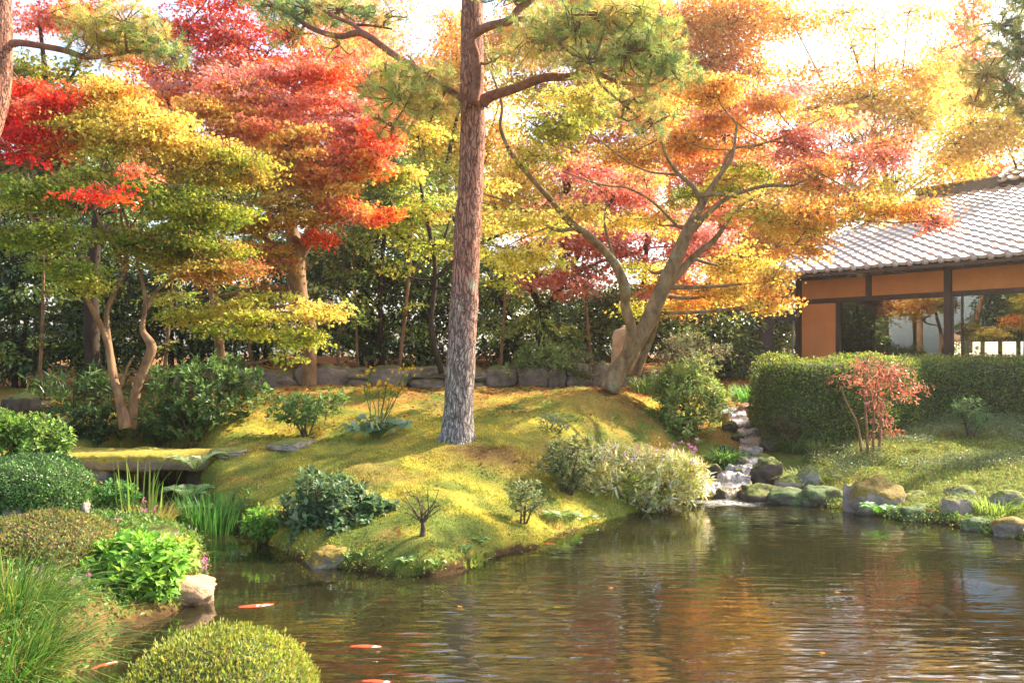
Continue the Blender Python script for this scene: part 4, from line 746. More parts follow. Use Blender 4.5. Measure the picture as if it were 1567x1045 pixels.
pine('tall red pine with a scaly trunk standing on the mossy mound, lichen spots halfway up', pb, [
    [(698, 692, 11.2, 86), (699, 674, 11.2, 60), (700, 655, 11.2, 50), (702, 620, 11.2, 45), (706, 540, 11.2, 43), (712, 430, 11.2, 42), (716, 350, 11.2, 41), (722, 250, 11.2, 38), (724, 180, 11.2, 37), (722, 140, 11.2, 37), (722, 60, 11.2, 34), (723, 0, 11.2, 33), (724, -120, 11.2, 30), (720, -300, 11.2, 22), (726, -480, 11.2, 10)],
    [(738, 158, 11.15, 20), (750, 148, 11.1, 17), (790, 135, 11, 15), (830, 120, 10.9, 14), (870, 118, 10.8, 12), (905, 110, 10.7, 10), (945, 125, 10.6, 7), (990, 132, 10.5, 5)],
    [(724, 160, 10.95, 18), (730, 120, 10.9, 15), (727, 85, 10.85, 14), (722, 58, 10.8, 15), (745, 42, 10.7, 14), (780, 32, 10.6, 13), (792, 16, 10.6, 12), (812, 0, 10.6, 11), (840, -30, 10.6, 9)],
    [(790, 30, 10.6, 9), (820, 32, 10.5, 6), (850, 60, 10.4, 5), (880, 85, 10.3, 4), (915, 92, 10.2, 3)],
    [(706, 150, 11.2, 12), (690, 140, 11.2, 10), (665, 124, 11.15, 10), (635, 105, 11.1, 11), (600, 82, 11.2, 11), (555, 52, 11.3, 11), (520, 56, 11.6, 9), (480, 45, 12, 8), (440, 20, 12.4, 6), (400, 5, 12.6, 4)],
    [(555, 52, 11.3, 8), (540, 38, 11.4, 6), (510, 25, 11.6, 6), (480, 5, 11.8, 5)], [(540, 38, 11.4, 5), (570, 40, 11.4, 4), (600, 45, 11.4, 3)],
    [(905, 112, 10.7, 5), (930, 140, 10.6, 4), (955, 160, 10.5, 3)]],
    [(610, 150, 60, 34, 10.9, ['PN', 'PN', 'PB']), (650, 120, 46, 28, 11, ['PN', 'PB']), (590, 110, 30, 22, 10.9, ['PN', 'YG'], .8), (600, 195, 40, 12, 10.9, ['PB', 'PD'], .6), (665, 165, 34, 20, 11, ['PN', 'PB'], .7),
     (830, 60, 60, 36, 10.6, ['PN', 'PB']), (880, 40, 60, 36, 10.4, ['PN', 'PN', 'PD']), (930, 25, 56, 26, 10.3, ['PN', 'PB']), (960, 80, 60, 34, 10.2, ['PD', 'PN', 'PN']), (1005, 70, 46, 36, 10.3, ['PN', 'PN', 'PD']), (1030, 110, 40, 22, 10.4, ['PD', 'PN']), (900, 95, 50, 20, 10.3, ['PN', 'PB'], .8), (980, 20, 50, 22, 10.3, ['PN', 'YG'], .8),
     (970, 150, 50, 24, 10.5, ['PB', 'PN'], .8), (950, 180, 34, 14, 10.5, ['PB', 'BR', 'PD'], .6), (1000, 190, 40, 22, 10.6, ['PB', 'PD'], .5), (760, 90, 26, 20, 10.9, ['PN'], .3), (780, -10, 50, 20, 10.7, ['PN', 'PD']),
     (420, 10, 46, 24, 12.6, ['PD', 'PN']), (470, 15, 50, 26, 12.2, ['PD', 'PD', 'PN']), (520, 15, 46, 22, 11.8, ['PD', 'PN', 'PB']), (590, 25, 30, 18, 11.4, ['PD', 'PB'], .6), (450, 55, 40, 18, 12.2, ['PN', 'PB', 'OG'], .6), (520, 70, 36, 14, 11.8, ['PN', 'PB'], .4), (560, 20, 26, 16, 11.5, ['PD'], .6)])
# the pine whose trunk stands at the left edge
pine('red pine trunk at the left edge with one branch reaching in over the maples', at(-80, 660, 10.5), [
    [(-90, 690, 10.5, 46), (-72, 500, 10.5, 42), (-44, 300, 10.5, 38), (-20, 210, 10.5, 36), (-6, 150, 10.5, 36), (0, 90, 10.5, 34), (2, 0, 10.5, 30), (4, -200, 10.5, 22), (0, -350, 10.5, 8)],
    [(8, 70, 10.5, 15), (30, 66, 10.5, 11), (70, 72, 10.5, 10), (100, 78, 10.5, 9), (130, 88, 10.5, 8), (165, 86, 10.5, 6), (210, 78, 10.5, 5), (250, 82, 10.5, 3)]],
    [(150, 60, 50, 30, 10.5, ['PB', 'PN']), (190, 35, 56, 34, 10.5, ['PN', 'PB', 'OG'], .8), (230, 65, 46, 26, 10.5, ['PN', 'PD', 'PB']), (260, 85, 30, 18, 10.5, ['PD', 'PN'], .8), (120, 35, 40, 22, 10.6, ['PB', 'OG'], .5), (170, 95, 34, 10, 10.5, ['PB'], .4)])
# the pine at the right edge
pine('blue green pine foliage filling the top right corner', at(1640, 600, 13), [
    [(1640, 600, 13, 36), (1630, 300, 13, 30), (1600, 100, 13, 22), (1590, -60, 13, 14), (1590, -200, 13, 6)], [(1620, 200, 13, 12), (1570, 150, 12.9, 8), (1530, 120, 12.8, 5), (1500, 110, 12.8, 3)], [(1605, 110, 13, 10), (1560, 60, 12.9, 6), (1520, 40, 12.9, 3)]],
    [(1530, 40, 44, 34, 12.8, ['PN', 'PD', 'PB'], .6), (1560, 80, 44, 40, 12.8, ['PD', 'PN'], .8), (1510, 110, 36, 30, 12.8, ['PN', 'PB'], .7), (1545, 140, 46, 30, 12.8, ['PN', 'PD', 'PB'], .8), (1490, 160, 30, 12, 12.8, ['PB', 'OG'], .5), (1570, 0, 40, 30, 12.9, ['PD', 'PN'], .8), (1580, 170, 30, 20, 12.8, ['PD', 'PB'], .7)], dens=1.4, trunk_k=16)
evergreen('green bush behind the house seen through the left window', 1420, 540, 31, [(1360, 515, 60, 30, 0, ('G', 'DG2')), (1440, 515, 60, 30, 0, ('G', 'DG2')), (1420, 480, 60, 30, 0, ('G', 'DG2'))], S=.16)
# unseen trees added outside the left edge to darken the window reflections
evergreen('tall unseen evergreen added outside the left edge to darken the window reflections', -500, 640, 12, [(-420, 420, 110, 130), (-560, 380, 130, 150), (-480, 250, 120, 120), (-620, 560, 120, 90)], S=.16, cover=2.0, cols=('DG', 'DG2'))
evergreen('broad unseen evergreen added further outside the left edge to darken the window reflections', -900, 640, 10, [(-820, 420, 140, 150), (-950, 380, 140, 150), (-880, 250, 130, 120), (-1100, 480, 150, 150)], S=.18, cover=2.0, cols=('DG', 'DG2'))
evergreen('dark unseen evergreen added behind the scarlet maple to close a bright gap in the window reflections', -200, 620, 17.5, [(-130, 420, 80, 90), (-240, 440, 90, 100), (-180, 300, 90, 90), (-330, 400, 90, 120), (-120, 540, 60, 60)], S=.14, cover=2.2, cols=('DG', 'DG2'))
# ---------------------------------------------------------------- clipped bushes and hedge
M['core'] = plain('dense_twigs', (.05, .06, .02), .95, .5, 22)
def clipped(name, label, c, r, S, cols, n, e=2.3, cat='bush', group=None, sq=1.0, lump=.07, leafm='leaf', T=T_OVAL, sprig=.0, up=.6):
    """clipped dome: leaves set on a rounded shell, twiggy inside"""
    c = np.asarray(c, float); r = np.asarray(r, float)
    def shell(U):
        q = (np.abs(U) ** e).sum(1, keepdims=True) ** (1 / e); S_ = U / q * r
        return S_ * (1 + lump * (fbm(U + c, 2.2, 3, 8)[:, None] - .5) * 2)
    V = BV / np.linalg.norm(BV, axis=1, keepdims=True); o = thing(name, label, cat, c - [0, 0, r[2] * .5], group)
    cv = c + shell(V) * .93; mesh('twigs', cv, BF, M['core'], o, None, True)
    U = rv(n); U = U[U[:, 2] > -.55]; n = len(U); P = c + shell(U) * rng.normal(.985, .022, (n, 1)) 
    N = nrm(U / r); D = nrm(rv(n) * .8 + N * up + [0, 0, .35])
    pat = fbm(P, 4, 3, 3)[:, None]; cc = np.array([K.get(q, q) if isinstance(q, str) else q for q in cols])[rng.integers(len(cols), size=n)]
    cc = jit(cc, n, .22) * (.7 + .6 * pat)
    if sprig > 0: 
        k = rng.random(n) < sprig; P[k] += N[k] * rng.uniform(0, .03, (k.sum(), 1)); D[k] = nrm(N[k] + [0, 0, 1] + rng.normal(0, .2, (k.sum(), 3)))
    V, Fc, cc = leaves(P, D, N + rv(n) * .5, S * rng.uniform(.65, 1.3, n), T, cc); mesh('foliage', V, Fc, M[leafm], o, cc); return o
BL = [(.34, .33, .05), (.26, .30, .05), (.42, .38, .08), (.17, .22, .03)]
clipped('round_bush', 'yellow green clipped dome of tiny leaves at the bottom edge of the picture', at(335, 1103, 3.55), (.395, .4, .345), .020, BL, 30000, sprig=.25, lump=.07)
clipped('round_bush', 'rounded olive azalea mound with a rusty tinge at the left edge', at(62, 862, 6.7), (.57, .5, .38), .026, [(.22, .22, .05), (.16, .20, .04), (.30, .16, .07), (.26, .26, .05)], 24000, lump=.10, sprig=.08)
clipped('round_bush', 'rounded fresh green bush beside the left end of the bridge', at(50, 750, 8.6), (.52, .45, .33), .032, [(.12, .24, .05), (.09, .18, .04), (.18, .30, .07)], 17000, lump=.14, sprig=.1, leafm='glossy')
# hedge below the house: a long clipped block with a rounded left end
def hedge():
    o = thing('clipped_hedge', 'long clipped green hedge running in front of the house windows', 'hedge', (6.2, 14.9, .9))
    path = np.array([at(1205, 0, 14.6)[:2], at(1215, 0, 13.9)[:2], at(1260, 0, 13.6)[:2], at(1330, 0, 13.9)[:2], at(1390, 0, 14.9)[:2], at(1480, 0, 15.2)[:2], at(1580, 0, 14.8)[:2], at(1700, 0, 14.3)[:2]])
    path[:, 1] += .35
    Q = curve(path, 14); Tn = nrm(np.gradient(Q, axis=0)); Nn = np.stack([Tn[:, 1], -Tn[:, 0]], 1)   # outward to the viewer
    prof = []; hw = .55
    for a in np.linspace(0, 1, 40):
        a2 = math.pi * a; c, s = math.cos(a2), math.sin(a2); prof.append((np.sign(c) * abs(c) ** .45 * hw, abs(s) ** .4))
    prof = np.array(prof); npf = len(prof); V = []
    for k, (p, nn) in enumerate(zip(Q, Nn)):
        b = max(g(*(p + nn * .4)) - .1, .3); top = 1.85; w = min(1, .35 + k / 14) 
        for (a, h) in prof: V.append([p[0] + nn[0] * a * w, p[1] + nn[1] * a * w, b + (top - b - (1 - w) * .7) * h])
    V = np.array(V); i, j = np.meshgrid(np.arange(len(Q) - 1), np.arange(npf - 1), indexing='ij'); i = i.ravel(); j = j.ravel()
    Fq = np.stack([i * npf + j, (i + 1) * npf + j, (i + 1) * npf + j + 1, i * npf + j + 1], 1)
    endc = [np.arange(npf)[None, :]]
    cm = V.reshape(len(Q), npf, 3); ctr = cm.mean(1, keepdims=True); Vc = (ctr + (cm - ctr) * [.86, .86, .92]).reshape(-1, 3)
    mesh('twigs', Vc, [Fq] + endc, M['core'], o, None, True)
    A, B, Cq, Dq = (V[Fq[:, k]] for k in range(4)); ar = np.linalg.norm(np.cross(Cq - A, Dq - B), axis=1) / 2; nrmF = nrm(np.cross(B - A, Dq - A))
    n = 60000; f = rng.choice(len(Fq), n, p=ar / ar.sum()); u, v = rng.random((2, n, 1)); P = (A[f] * (1 - u) + B[f] * u) * (1 - v) + (Dq[f] * (1 - u) + Cq[f] * u) * v
    # the rounded end
    m = 5000; kk = rng.integers(npf, size=m); tt = rng.random((m, 1)) ** .5; E = cm[0].mean(0) * (1 - tt) + cm[0][kk] * tt; P = np.concatenate([P, E + np.array([-Tn[0, 0], -Tn[0, 1], 0]) * .16 * (1 - tt ** 2)]); N = np.concatenate([nrmF[f], np.tile([-Tn[0, 0], -Tn[0, 1], .2], (m, 1))])
    N = np.where((N * (P - [P[:, 0].mean(), 15.4, 1.2])).sum(1, keepdims=True) < 0, -N, N); n += m
    P += N * ((fbm(P, 1.6, 3, 2)[:, None] - .5) * .30 + rng.normal(0, .03, (n, 1)))
    cc = np.array([(.13, .20, .035), (.08, .14, .03), (.25, .28, .05), (.20, .14, .045)])[rng.choice(4, n, p=[.4, .3, .22, .08])]; topm = (P[:, 2] > 1.80)[:, None]; cc = np.where(topm & (rng.random((n, 1)) < .6), [.30, .33, .06], cc)  # upper leaves take a paler, lit olive: light put into the leaf colour
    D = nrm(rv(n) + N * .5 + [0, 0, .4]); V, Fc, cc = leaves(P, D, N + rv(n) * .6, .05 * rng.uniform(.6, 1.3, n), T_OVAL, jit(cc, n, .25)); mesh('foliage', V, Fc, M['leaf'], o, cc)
hedge()

# ---------------------------------------------------------------- loose shrubs
def shrub(name, label, px, py, w, h, cols, S=.06, T=T_OVAL, n=900, d=None, leafm='leaf', stemm='stem', stems=7, per=7, whorl=True, cat='shrub', group=None, dome=.55, thick=.8, low=.1):
    """px, py = foot of the shrub; w, h = its size in photo pixels. Leaves in whorls at the twig ends."""
    p = hit(px, py) if d is None else at(px, py, d); 
    if d is not None: p[2] = min(p[2], g(p[0], p[1]) + .3)
    s = p[1] / F; W_, H_ = w * s, h * s; o = thing(name, label, cat, p, group)
    n = int(n * 1.7 / per); U = rv(n); U[:, 2] = np.abs(U[:, 2]) if False else U[:, 2]; q = rng.random((n, 1)) ** .35; U = U * q
    c = p + [0, 0, H_ * (low + (1 - low) / 2)]; E = c + U * [W_ / 2, W_ / 2 * thick, H_ * (1 - low) / 2]
    E += (fbm(E, 2.6, 2, 4)[:, None] - .5) * np.array([.5 * W_, .4 * W_, .45 * H_]) * (.25 if cat == 'plant' else 1); gh = height(E[:, 0], E[:, 1]); E[:, 2] = np.maximum(E[:, 2], gh + .03)
    sb = MB(); roots = []
    for k in range(stems):
        a = rng.uniform(0, 2 * math.pi); e = E[rng.integers(n)]; b = p + [math.cos(a) * W_ * .06, math.sin(a) * W_ * .06, -.05]; Q = curve([b, (b + e) / 2 + [0, 0, H_ * .1] + rng.normal(0, .03, 3), e], 5); sb.tube(Q, np.linspace(.014, .004, len(Q)) * max(1, H_), 6); roots.append(Q)
    RQ = np.concatenate(roots)
    for e in E[::3]:
        q = RQ[np.argmin(np.linalg.norm(RQ - e, axis=1) + np.maximum(RQ[:, 2] - e[2], 0) * 2)]; sb.tube(np.array([q, (q + e) / 2 + rng.normal(0, .02, 3), e]), [.006, .004, .002], 4, False)
    sb.build('stems', M[stemm], o, True)
    out = nrm((E - c) / [W_, W_, H_] + [0, 0, .35]); P = np.repeat(E, per, 0); O = np.repeat(out, per, 0); a = rng.uniform(0, 2 * math.pi, len(P))
    ring = rv(len(P)); D = nrm(ring + O * (.6 if whorl else .3) + [0, 0, -.1]); P = P + D * S * .15 + rng.normal(0, S * (.15 if whorl else .6), P.shape)
    cc = np.array([K.get(q, q) if isinstance(q, str) else q for q in cols])[rng.integers(len(cols), size=n)]; cc = jit(np.repeat(cc, per, 0), len(P), .2)
    V, Fc, cc = leaves(P, D, O + ring * .3 + [0, 0, .4], S * rng.uniform(.65, 1.25, len(P)), T, cc); mesh('foliage', V, Fc, M[leafm], o, cc); return o, p
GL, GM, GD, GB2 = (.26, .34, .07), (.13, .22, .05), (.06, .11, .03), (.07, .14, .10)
shrub('shrub', 'large loose green rhododendron like shrub in the shade left of the mound', 305, 670, 190, 125, [GM, (.16, .24, .06), GD], .10, T_OVAL, 2600, per=8)
shrub('shrub', 'leggy dark shrub at the foot of the front left maple', 250, 690, 150, 70, [GM, GD], .09, T_NARROW, 1300)
shrub('shrub', 'small open shrub with bare stems at the left end of the mossy mound', 465, 668, 100, 66, [GM, (.18, .26, .07)], .085, T_OVAL, 850, stems=9, low=.3)
shrub('shrub', 'pale green shrub in front of the stone wall right of the pine', 835, 590, 125, 66, [(.24, .30, .08), (.34, .38, .14), (.16, .24, .05)], .10, T_OVAL, 1900, low=.05)
shrub('shrub', 'shiny low shrub right of the pale green one by the stone wall', 890, 590, 60, 50, [(.16, .20, .07), (.26, .26, .12)], .09, T_NARROW, 700)
shrub('shrub', 'blue green glossy leaved shrub at the water side of the mound', 505, 850, 170, 128, [(.12, .19, .07), (.08, .14, .05), (.18, .25, .11)], .08, T_BROAD, 2600, leafm='leaf', d=8.9, per=6, dome=1, low=0)
shrub('shrub', 'broad light green bush on the left bank of the stream', 1055, 668, 130, 118, [(.26, .32, .07), (.16, .24, .05), (.36, .38, .12)], .08, T_OVAL, 3600, low=0)
shrub('shrub', 'greyish feathery bush behind the light green bush by the stream', 1050, 580, 110, 74, [(.26, .25, .12), (.34, .30, .16), (.16, .18, .08)], .07, T_NARROW, 2400, d=16.5, low=0)
shrub('shrub', 'twiggy grey green bush hanging over the mound edge left of the white leaved plants', 868, 755, 90, 84, [(.20, .24, .08), (.28, .28, .12), (.14, .18, .06)], .045, T_OVAL, 1900, low=.05, stems=9)
shrub('shrub', 'tiny sparse seedling bush on top of the sunlit moss', 850, 662, 50, 28, [(.16, .22, .12), (.24, .26, .14)], .05, T_OVAL, 180, stems=4)
shrub('shrub', 'pale sprawling shrub hanging over the mossy bank above the fern', 800, 800, 60, 60, [(.22, .26, .09), (.30, .32, .14)], .04, T_OVAL, 700, stems=3)
shrub('shrub', 'light green upright shrub at the left edge beyond the rounded bushes', 25, 722, 150, 92, [(.18, .30, .05), (.26, .38, .07), (.12, .2, .04)], .07, T_OVAL, 3000, d=10, low=0)
shrub('shrub', 'small round blue green shrub on the right slope below the hedge', 1486, 672, 60, 72, [(.12, .22, .08), (.18, .28, .10)], .045, T_NARROW, 1500, low=.1)
shrub('shrub', 'dark low shrub at the foot of the rounded left end of the hedge', 1200, 690, 80, 56, [(.12, .13, .04), (.2, .12, .05), GD], .05, T_OVAL, 1300, low=0)
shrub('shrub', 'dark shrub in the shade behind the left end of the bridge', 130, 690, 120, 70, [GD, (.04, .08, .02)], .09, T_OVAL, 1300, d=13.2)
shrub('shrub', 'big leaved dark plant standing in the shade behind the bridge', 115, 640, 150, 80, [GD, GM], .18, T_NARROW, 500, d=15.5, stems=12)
shrub('leafy_plant', 'bright lime green leafy plant overhanging the tan boulder at the left', 205, 930, 150, 110, [(.22, .42, .05), (.30, .50, .07), (.16, .32, .04)], .085, T_BROAD, 1500, d=6.6, stemm='stem_green', cat='plant', low=0, per=5)
shrub('leafy_plant', 'lime green leaves spilling over the purple boulder at the left', 262, 872, 80, 46, [(.26, .40, .06), (.40, .44, .08)], .075, T_BROAD, 420, d=7.2, stemm='stem_green', cat='plant', low=0, per=5)
shrub('leafy_plant', 'soft green low plant below the bridge abutment', 175, 782, 70, 44, [(.10, .24, .05), (.14, .30, .06)], .06, T_OVAL, 700, d=9.4, stemm='stem_green', cat='plant', low=0)
shrub('leafy_plant', 'bright green leaves at the water left of the blue green shrub', 400, 822, 56, 44, [(.16, .32, .05), (.22, .38, .06)], .07, T_OVAL, 380, d=9.0, stemm='stem_green', cat='plant', low=0)
o, p = shrub('white_leaved_plant', 'long drift of sunlit cream and pale yellow leaves along the water left of the waterfall', 968, 784, 235, 100, [(.85, .78, .40), (.92, .88, .66), (.74, .72, .28), (.52, .56, .14), (.85, .66, .34)], .10, T_NARROW, 6500, d=11.1, leafm='maple', stemm='stem_green', cat='plant', thick=.55, low=0)
for k in range(60):
    q = p + [rng.uniform(-.95, .95), rng.uniform(-.45, .1), rng.uniform(.3, .95)]; V, Fc, cc = leaves(np.repeat(q[None], 6, 0), rv(6), rv(6), .04, T_OVAL, jit((.68, .34, .52), 6, .15)); mesh('flower', V, Fc, M['petal'], o, cc)
shrub('white_leaved_plant', 'pale striped leaves hanging to the water at the left foot of the waterfall', 1045, 768, 60, 64, [(.60, .58, .30), (.44, .5, .12), (.7, .68, .5)], .09, T_NARROW, 700, d=11.6, stemm='stem_green', cat='plant', low=0)
# dry little bush on the moss
def twiggy(label, px, py, w, h, n=14):
    p = hit(px, py); s = p[1] / F; W_, H_ = w * s, h * s; o = MB(); tips = [(p - [0, 0, .04], p + [0, 0, H_ * .3], .02)]
    o.tube(curve([p - [0, 0, .05], p + [.01, 0, H_ * .15], p + [.0, 0, H_ * .35]], 5), np.linspace(.035, .014, 11), 8, bump=.3, bf=20)
    b0 = p + [0, 0, H_ * .33]
    for k in range(n):
        e = b0 + np.array([rng.uniform(-.5, .5) * W_, rng.uniform(-.3, .3) * W_, rng.uniform(.2, .68) * H_]); Q = curve([b0 - [0, 0, rng.uniform(0, .08)], b0 * .65 + e * .35 + rng.normal(0, .03, 3), b0 * .3 + e * .7 + rng.normal(0, .03, 3), e], 4); o.tube(Q, np.linspace(.008, .002, len(Q)), 5, False)
        for j in range(5): 
            q = Q[rng.integers(3, len(Q))]; f = q + rng.normal(0, .05, 3); o.tube(np.array([q, (q + f) / 2, f]), [.003, .002, .001], 3, False)
    m = o.build('dry_bush', M['stem'], None, True, origin=p); tag(m, label, 'bush')
twiggy('small leafless twiggy bush on the moss near the water', 646, 822, 70, 74)
# nandina with reddish leaves
def nandina():
    p = hit(1335, 690); o = thing('nandina_shrub', 'slim stemmed shrub with salmon red leaves in front of the hedge', 'shrub', p); d = p[1]; sb = MB(); fb = MB()
    stems = [[(1318, 690), (1312, 650), (1300, 625), (1285, 592)], [(1328, 690), (1325, 640), (1322, 590), (1325, 560)], [(1336, 690), (1337, 640), (1340, 590), (1352, 555)], [(1345, 690), (1348, 650), (1352, 610), (1380, 585)]]
    for st in stems:
        Q = curve([at(x, y, d - .1) for x, y in st], 6); sb.tube(Q, np.linspace(.022, .008, len(Q)), 7, bump=.1)
    cl = [(1345, 562, 44, 14), (1300, 580, 30, 8), (1360, 575, 42, 12), (1400, 588, 28, 8), (1330, 590, 26, 9), (1375, 600, 40, 8), (1340, 610, 20, 12), (1352, 640, 18, 14), (1318, 600, 18, 8), (1385, 560, 24, 8), (1325, 556, 26, 8), (1360, 660, 16, 8)]
    for (x, y, rx, ry) in cl:
        c = at(x, y, d - .1 + rng.uniform(-.2, .2)); r = np.array([rx * d / F, rx * d / F * .6, ry * d / F]); n = max(3, int(rx * ry / 42))
        V, Fc, cc = sprays(c, r, n, 16, .075, [(.62, .17, .10), (.55, .22, .13), (.42, .12, .08), (.6, .28, .18)], sb, c, T_NARROW, .5, rad=(.08, .16)); fb.add(V, Fc, cc)
    sb.build('stems', M['stem_red'], o, True); fb.build('foliage', M['leaf'], o)
nandina()

# ---------------------------------------------------------------- grasses, ferns, big leaved plants
def blades(c, n, L, spread, wid, cols, droop=1.0, basew=.1, lean=(0, 0), seg=6):
    a = rng.uniform(0, 2 * math.pi, n); r = rng.random(n) ** .5 * basew; B = np.stack([c[0] + np.cos(a) * r, c[1] + np.sin(a) * r, np.full(n, c[2] - .03)], 1)
    L_ = L * rng.uniform(.55, 1.15, n); sp = spread * rng.uniform(.3, 1.2, n) ; dirn = np.stack([np.cos(a) + lean[0], np.sin(a) + lean[1]], 1); dirn += rng.normal(0, .25, (n, 2))
    t = np.linspace(0, 1, seg)[None]; hx = L_[:, None] * sp[:, None] * (t ** 1.6); hz = L_[:, None] * (t - droop * sp[:, None] * .75 * t ** 2.6)
    P = np.stack([B[:, 0, None] + dirn[:, 0, None] * hx, B[:, 1, None] + dirn[:, 1, None] * hx, B[:, 2, None] + hz], 2)
    s = nrm(np.stack([-dirn[:, 1], dirn[:, 0], rng.normal(0, .4, n)], 1))[:, None]; w = wid * (1 - t ** 2 * .95)[..., None] * rng.uniform(.7, 1.3, (n, 1, 1))
    V = np.stack([P - s * w, P + s * w], 2).reshape(-1, 3); i, j = np.meshgrid(np.arange(n), np.arange(seg - 1), indexing='ij'); b = (i * seg * 2 + j * 2).ravel()
    cc = np.array(cols)[rng.integers(len(cols), size=n)]; cc = np.repeat(jit(cc, n, .2), seg * 2, 0)
    return V, np.stack([b, b + 1, b + 3, b + 2], 1), cc
def grass(label, px, py, n, L, spread, wid, cols, d=None, basew=.1, name='grass_clump', lean=(0, 0), droop=1., cat='grass', group=None, many=1, wpx=0):
    p = hit(px, py) if d is None else at(px, py, d); mb = MB()
    for k in range(many):
        q = p + [(k - (many - 1) / 2) * wpx * p[1] / F / max(many - 1, 1), rng.uniform(-.1, .1) * (many > 1), 0]
        if many > 1: q[2] = max(g(q[0], q[1]), -.03)
        mb.add(*[x for x in blades(q, n // many, L, spread, wid, cols, droop, basew, lean)])
    o = mb.build(name, M['grass'], None, False, origin=p); tag(o, label, cat, group); return o
_ad = MB.add
GG = [(.08, .19, .025), (.14, .26, .04), (.05, .12, .02), (.28, .30, .06)]
grass('big arching green grass clump filling the lower left corner', -20, 1085, 1500, .8, .7, .0045, GG, 4.7, .30, lean=(.1, -.1))
grass('third tuft of long arching grass between the corner clump and the olive bush', -40, 985, 900, .6, .6, .0045, GG, 5.2, .35)
grass('second tuft of long arching grass beside the rounded olive bush', 20, 960, 700, .62, .8, .0045, GG, 5.4, .22, lean=(.15, 0))
grass('low sedge clump trailing into the water under the small yellow mossy rock side', 548, 872, 420, .34, .7, .005, [(.14, .28, .04), (.22, .36, .06)], 8.15, .16)
grass('dark reeds in the water below the bridge', 318, 812, 420, .5, .35, .007, [(.08, .2, .04), (.12, .26, .05)], 9.6, .32)
grass('dark reeds further left under the bridge', 290, 800, 200, .4, .4, .007, [(.08, .2, .04), (.12, .26, .05)], 10, .2)
grass('yellow brown grass tuft on the left bank behind the purple boulder', 228, 806, 500, .34, .5, .005, [(.45, .36, .10), (.30, .34, .06), (.5, .32, .10)], 9.0, .25)
grass('few long upright iris leaves on the left bank', 215, 798, 26, .75, .25, .011, [(.20, .32, .06), (.30, .4, .08)], 9.2, .3)
grass('bright green strap leaved clump left of the stream', 1108, 712, 420, .42, .8, .009, [(.14, .28, .05), (.24, .36, .08)], None, .14)
grass('dark fountain grass clump right of the stream', 1212, 690, 420, .42, .9, .007, [(.10, .16, .04), (.18, .24, .07)], None, .18)
grass('second dark fountain grass clump under the hedge', 1250, 695, 300, .36, .9, .007, [(.10, .16, .04), (.2, .24, .07)], None, .16)
grass('fresh green grass clump by the upper stream under the hedge', 1145, 612, 260, .42, .6, .010, [(.12, .30, .05), (.18, .36, .07)], 16, .3)
grass('iris like leaves at the foot of the great maple', 990, 598, 160, .42, .7, .012, [(.30, .36, .10), (.20, .28, .05)], 14.1, .25)
grass('golden green fern like grass at the stream side of the right bank', 1240, 735, 500, .26, .9, .007, [(.34, .38, .08), (.24, .34, .06)], None, .4)
grass('soft green grass between the rocks by the purplish boulder', 1520, 780, 420, .26, .8, .006, [(.28, .36, .07), (.2, .28, .05)], None, .35)
grass('thin grass fringe on the water edge left of the fern', 715, 858, 120, .12, .8, .005, [(.24, .34, .05)], None, .2)
def fern(label, px, py, n, L, cols, d=None, upr=1.15, name='fern', only=None):
    p = hit(px, py) if d is None else at(px, py, d); o = thing(name, label, 'fern', p); sb = MB(); P, D, N, S = [], [], [], []
    for k in range(n):
        a = rng.uniform(0, 2 * math.pi) if only is None else only + rng.normal(0, .6); l = L * rng.uniform(.7, 1.1); t = np.linspace(0, 1, 20); dr = np.array([math.cos(a), math.sin(a)])
        Q = np.stack([p[0] + dr[0] * l * t * .8, p[1] + dr[1] * l * t * .8, p[2] + l * (upr * t - .75 * t ** 2.2 * upr)], 1); sb.tube(Q, np.linspace(.005, .001, 20), 4, False)
        side = np.array([-dr[1], dr[0], 0]); T = nrm(np.gradient(Q, axis=0))
        for sg in (-1, 1):
            P.append(Q[2:]); D.append(nrm(side * sg + T[2:] * .45)); N.append(np.cross(side, T[2:]) + rng.normal(0, .25, (18, 3))); S.append(l * .30 * np.sin(np.linspace(.5, math.pi * .97, 18)) )
    sb.build('stalks', M['stem_green'], o, True); P, D, N = map(np.concatenate, (P, D, N)); S = np.concatenate(S); V, Fc, cc = leaves(P, D, N, S, T_LEAFLET, jit(np.array(cols)[rng.integers(len(cols), size=len(P))], len(P), .15)); mesh('fronds', V, Fc, M['leaf'], o, cc); return o
FC = [(.20, .34, .06), (.28, .42, .09)]
fern('light green fern leaning over the water at the tip of the mossy bank', 852, 806, 12, .52, FC + [(.4, .46, .16)], 9.9)
fern('darker green fern right of the light one under the pale leaves', 885, 806, 12, .45, [(.12, .26, .05), (.16, .3, .06)], 10.1)
fern('bright green fern growing from the waterline at the large mossy boulder', 1343, 788, 11, .30, [(.18, .42, .05), (.26, .5, .08)], 10.2)
fern('pale fern arching above the right end of the bridge', 300, 722, 8, .55, [(.24, .34, .12), (.3, .38, .15)], 11.4)
fern('green fern at the dark opening under the bridge end', 290, 770, 11, .45, [(.2, .36, .07), (.26, .42, .08)], 10.4)
fern('small fern on the bank in front of the dark opening', 300, 790, 9, .35, [(.14, .28, .05)], 9.9)
for i, (px, py, l) in enumerate([(712, 852, 'tiny bright fern on the mossy edge below the dry bush'), (735, 838, 'tiny bright fern further right on the mossy edge'), (668, 872, 'tiny fern hanging at the front tip of the mossy mound'), (620, 868, 'tiny fern at the left part of the front tip of the mound')]):
    fern(l, px, py, 8, .15, [(.3, .44, .07), (.22, .4, .06)])
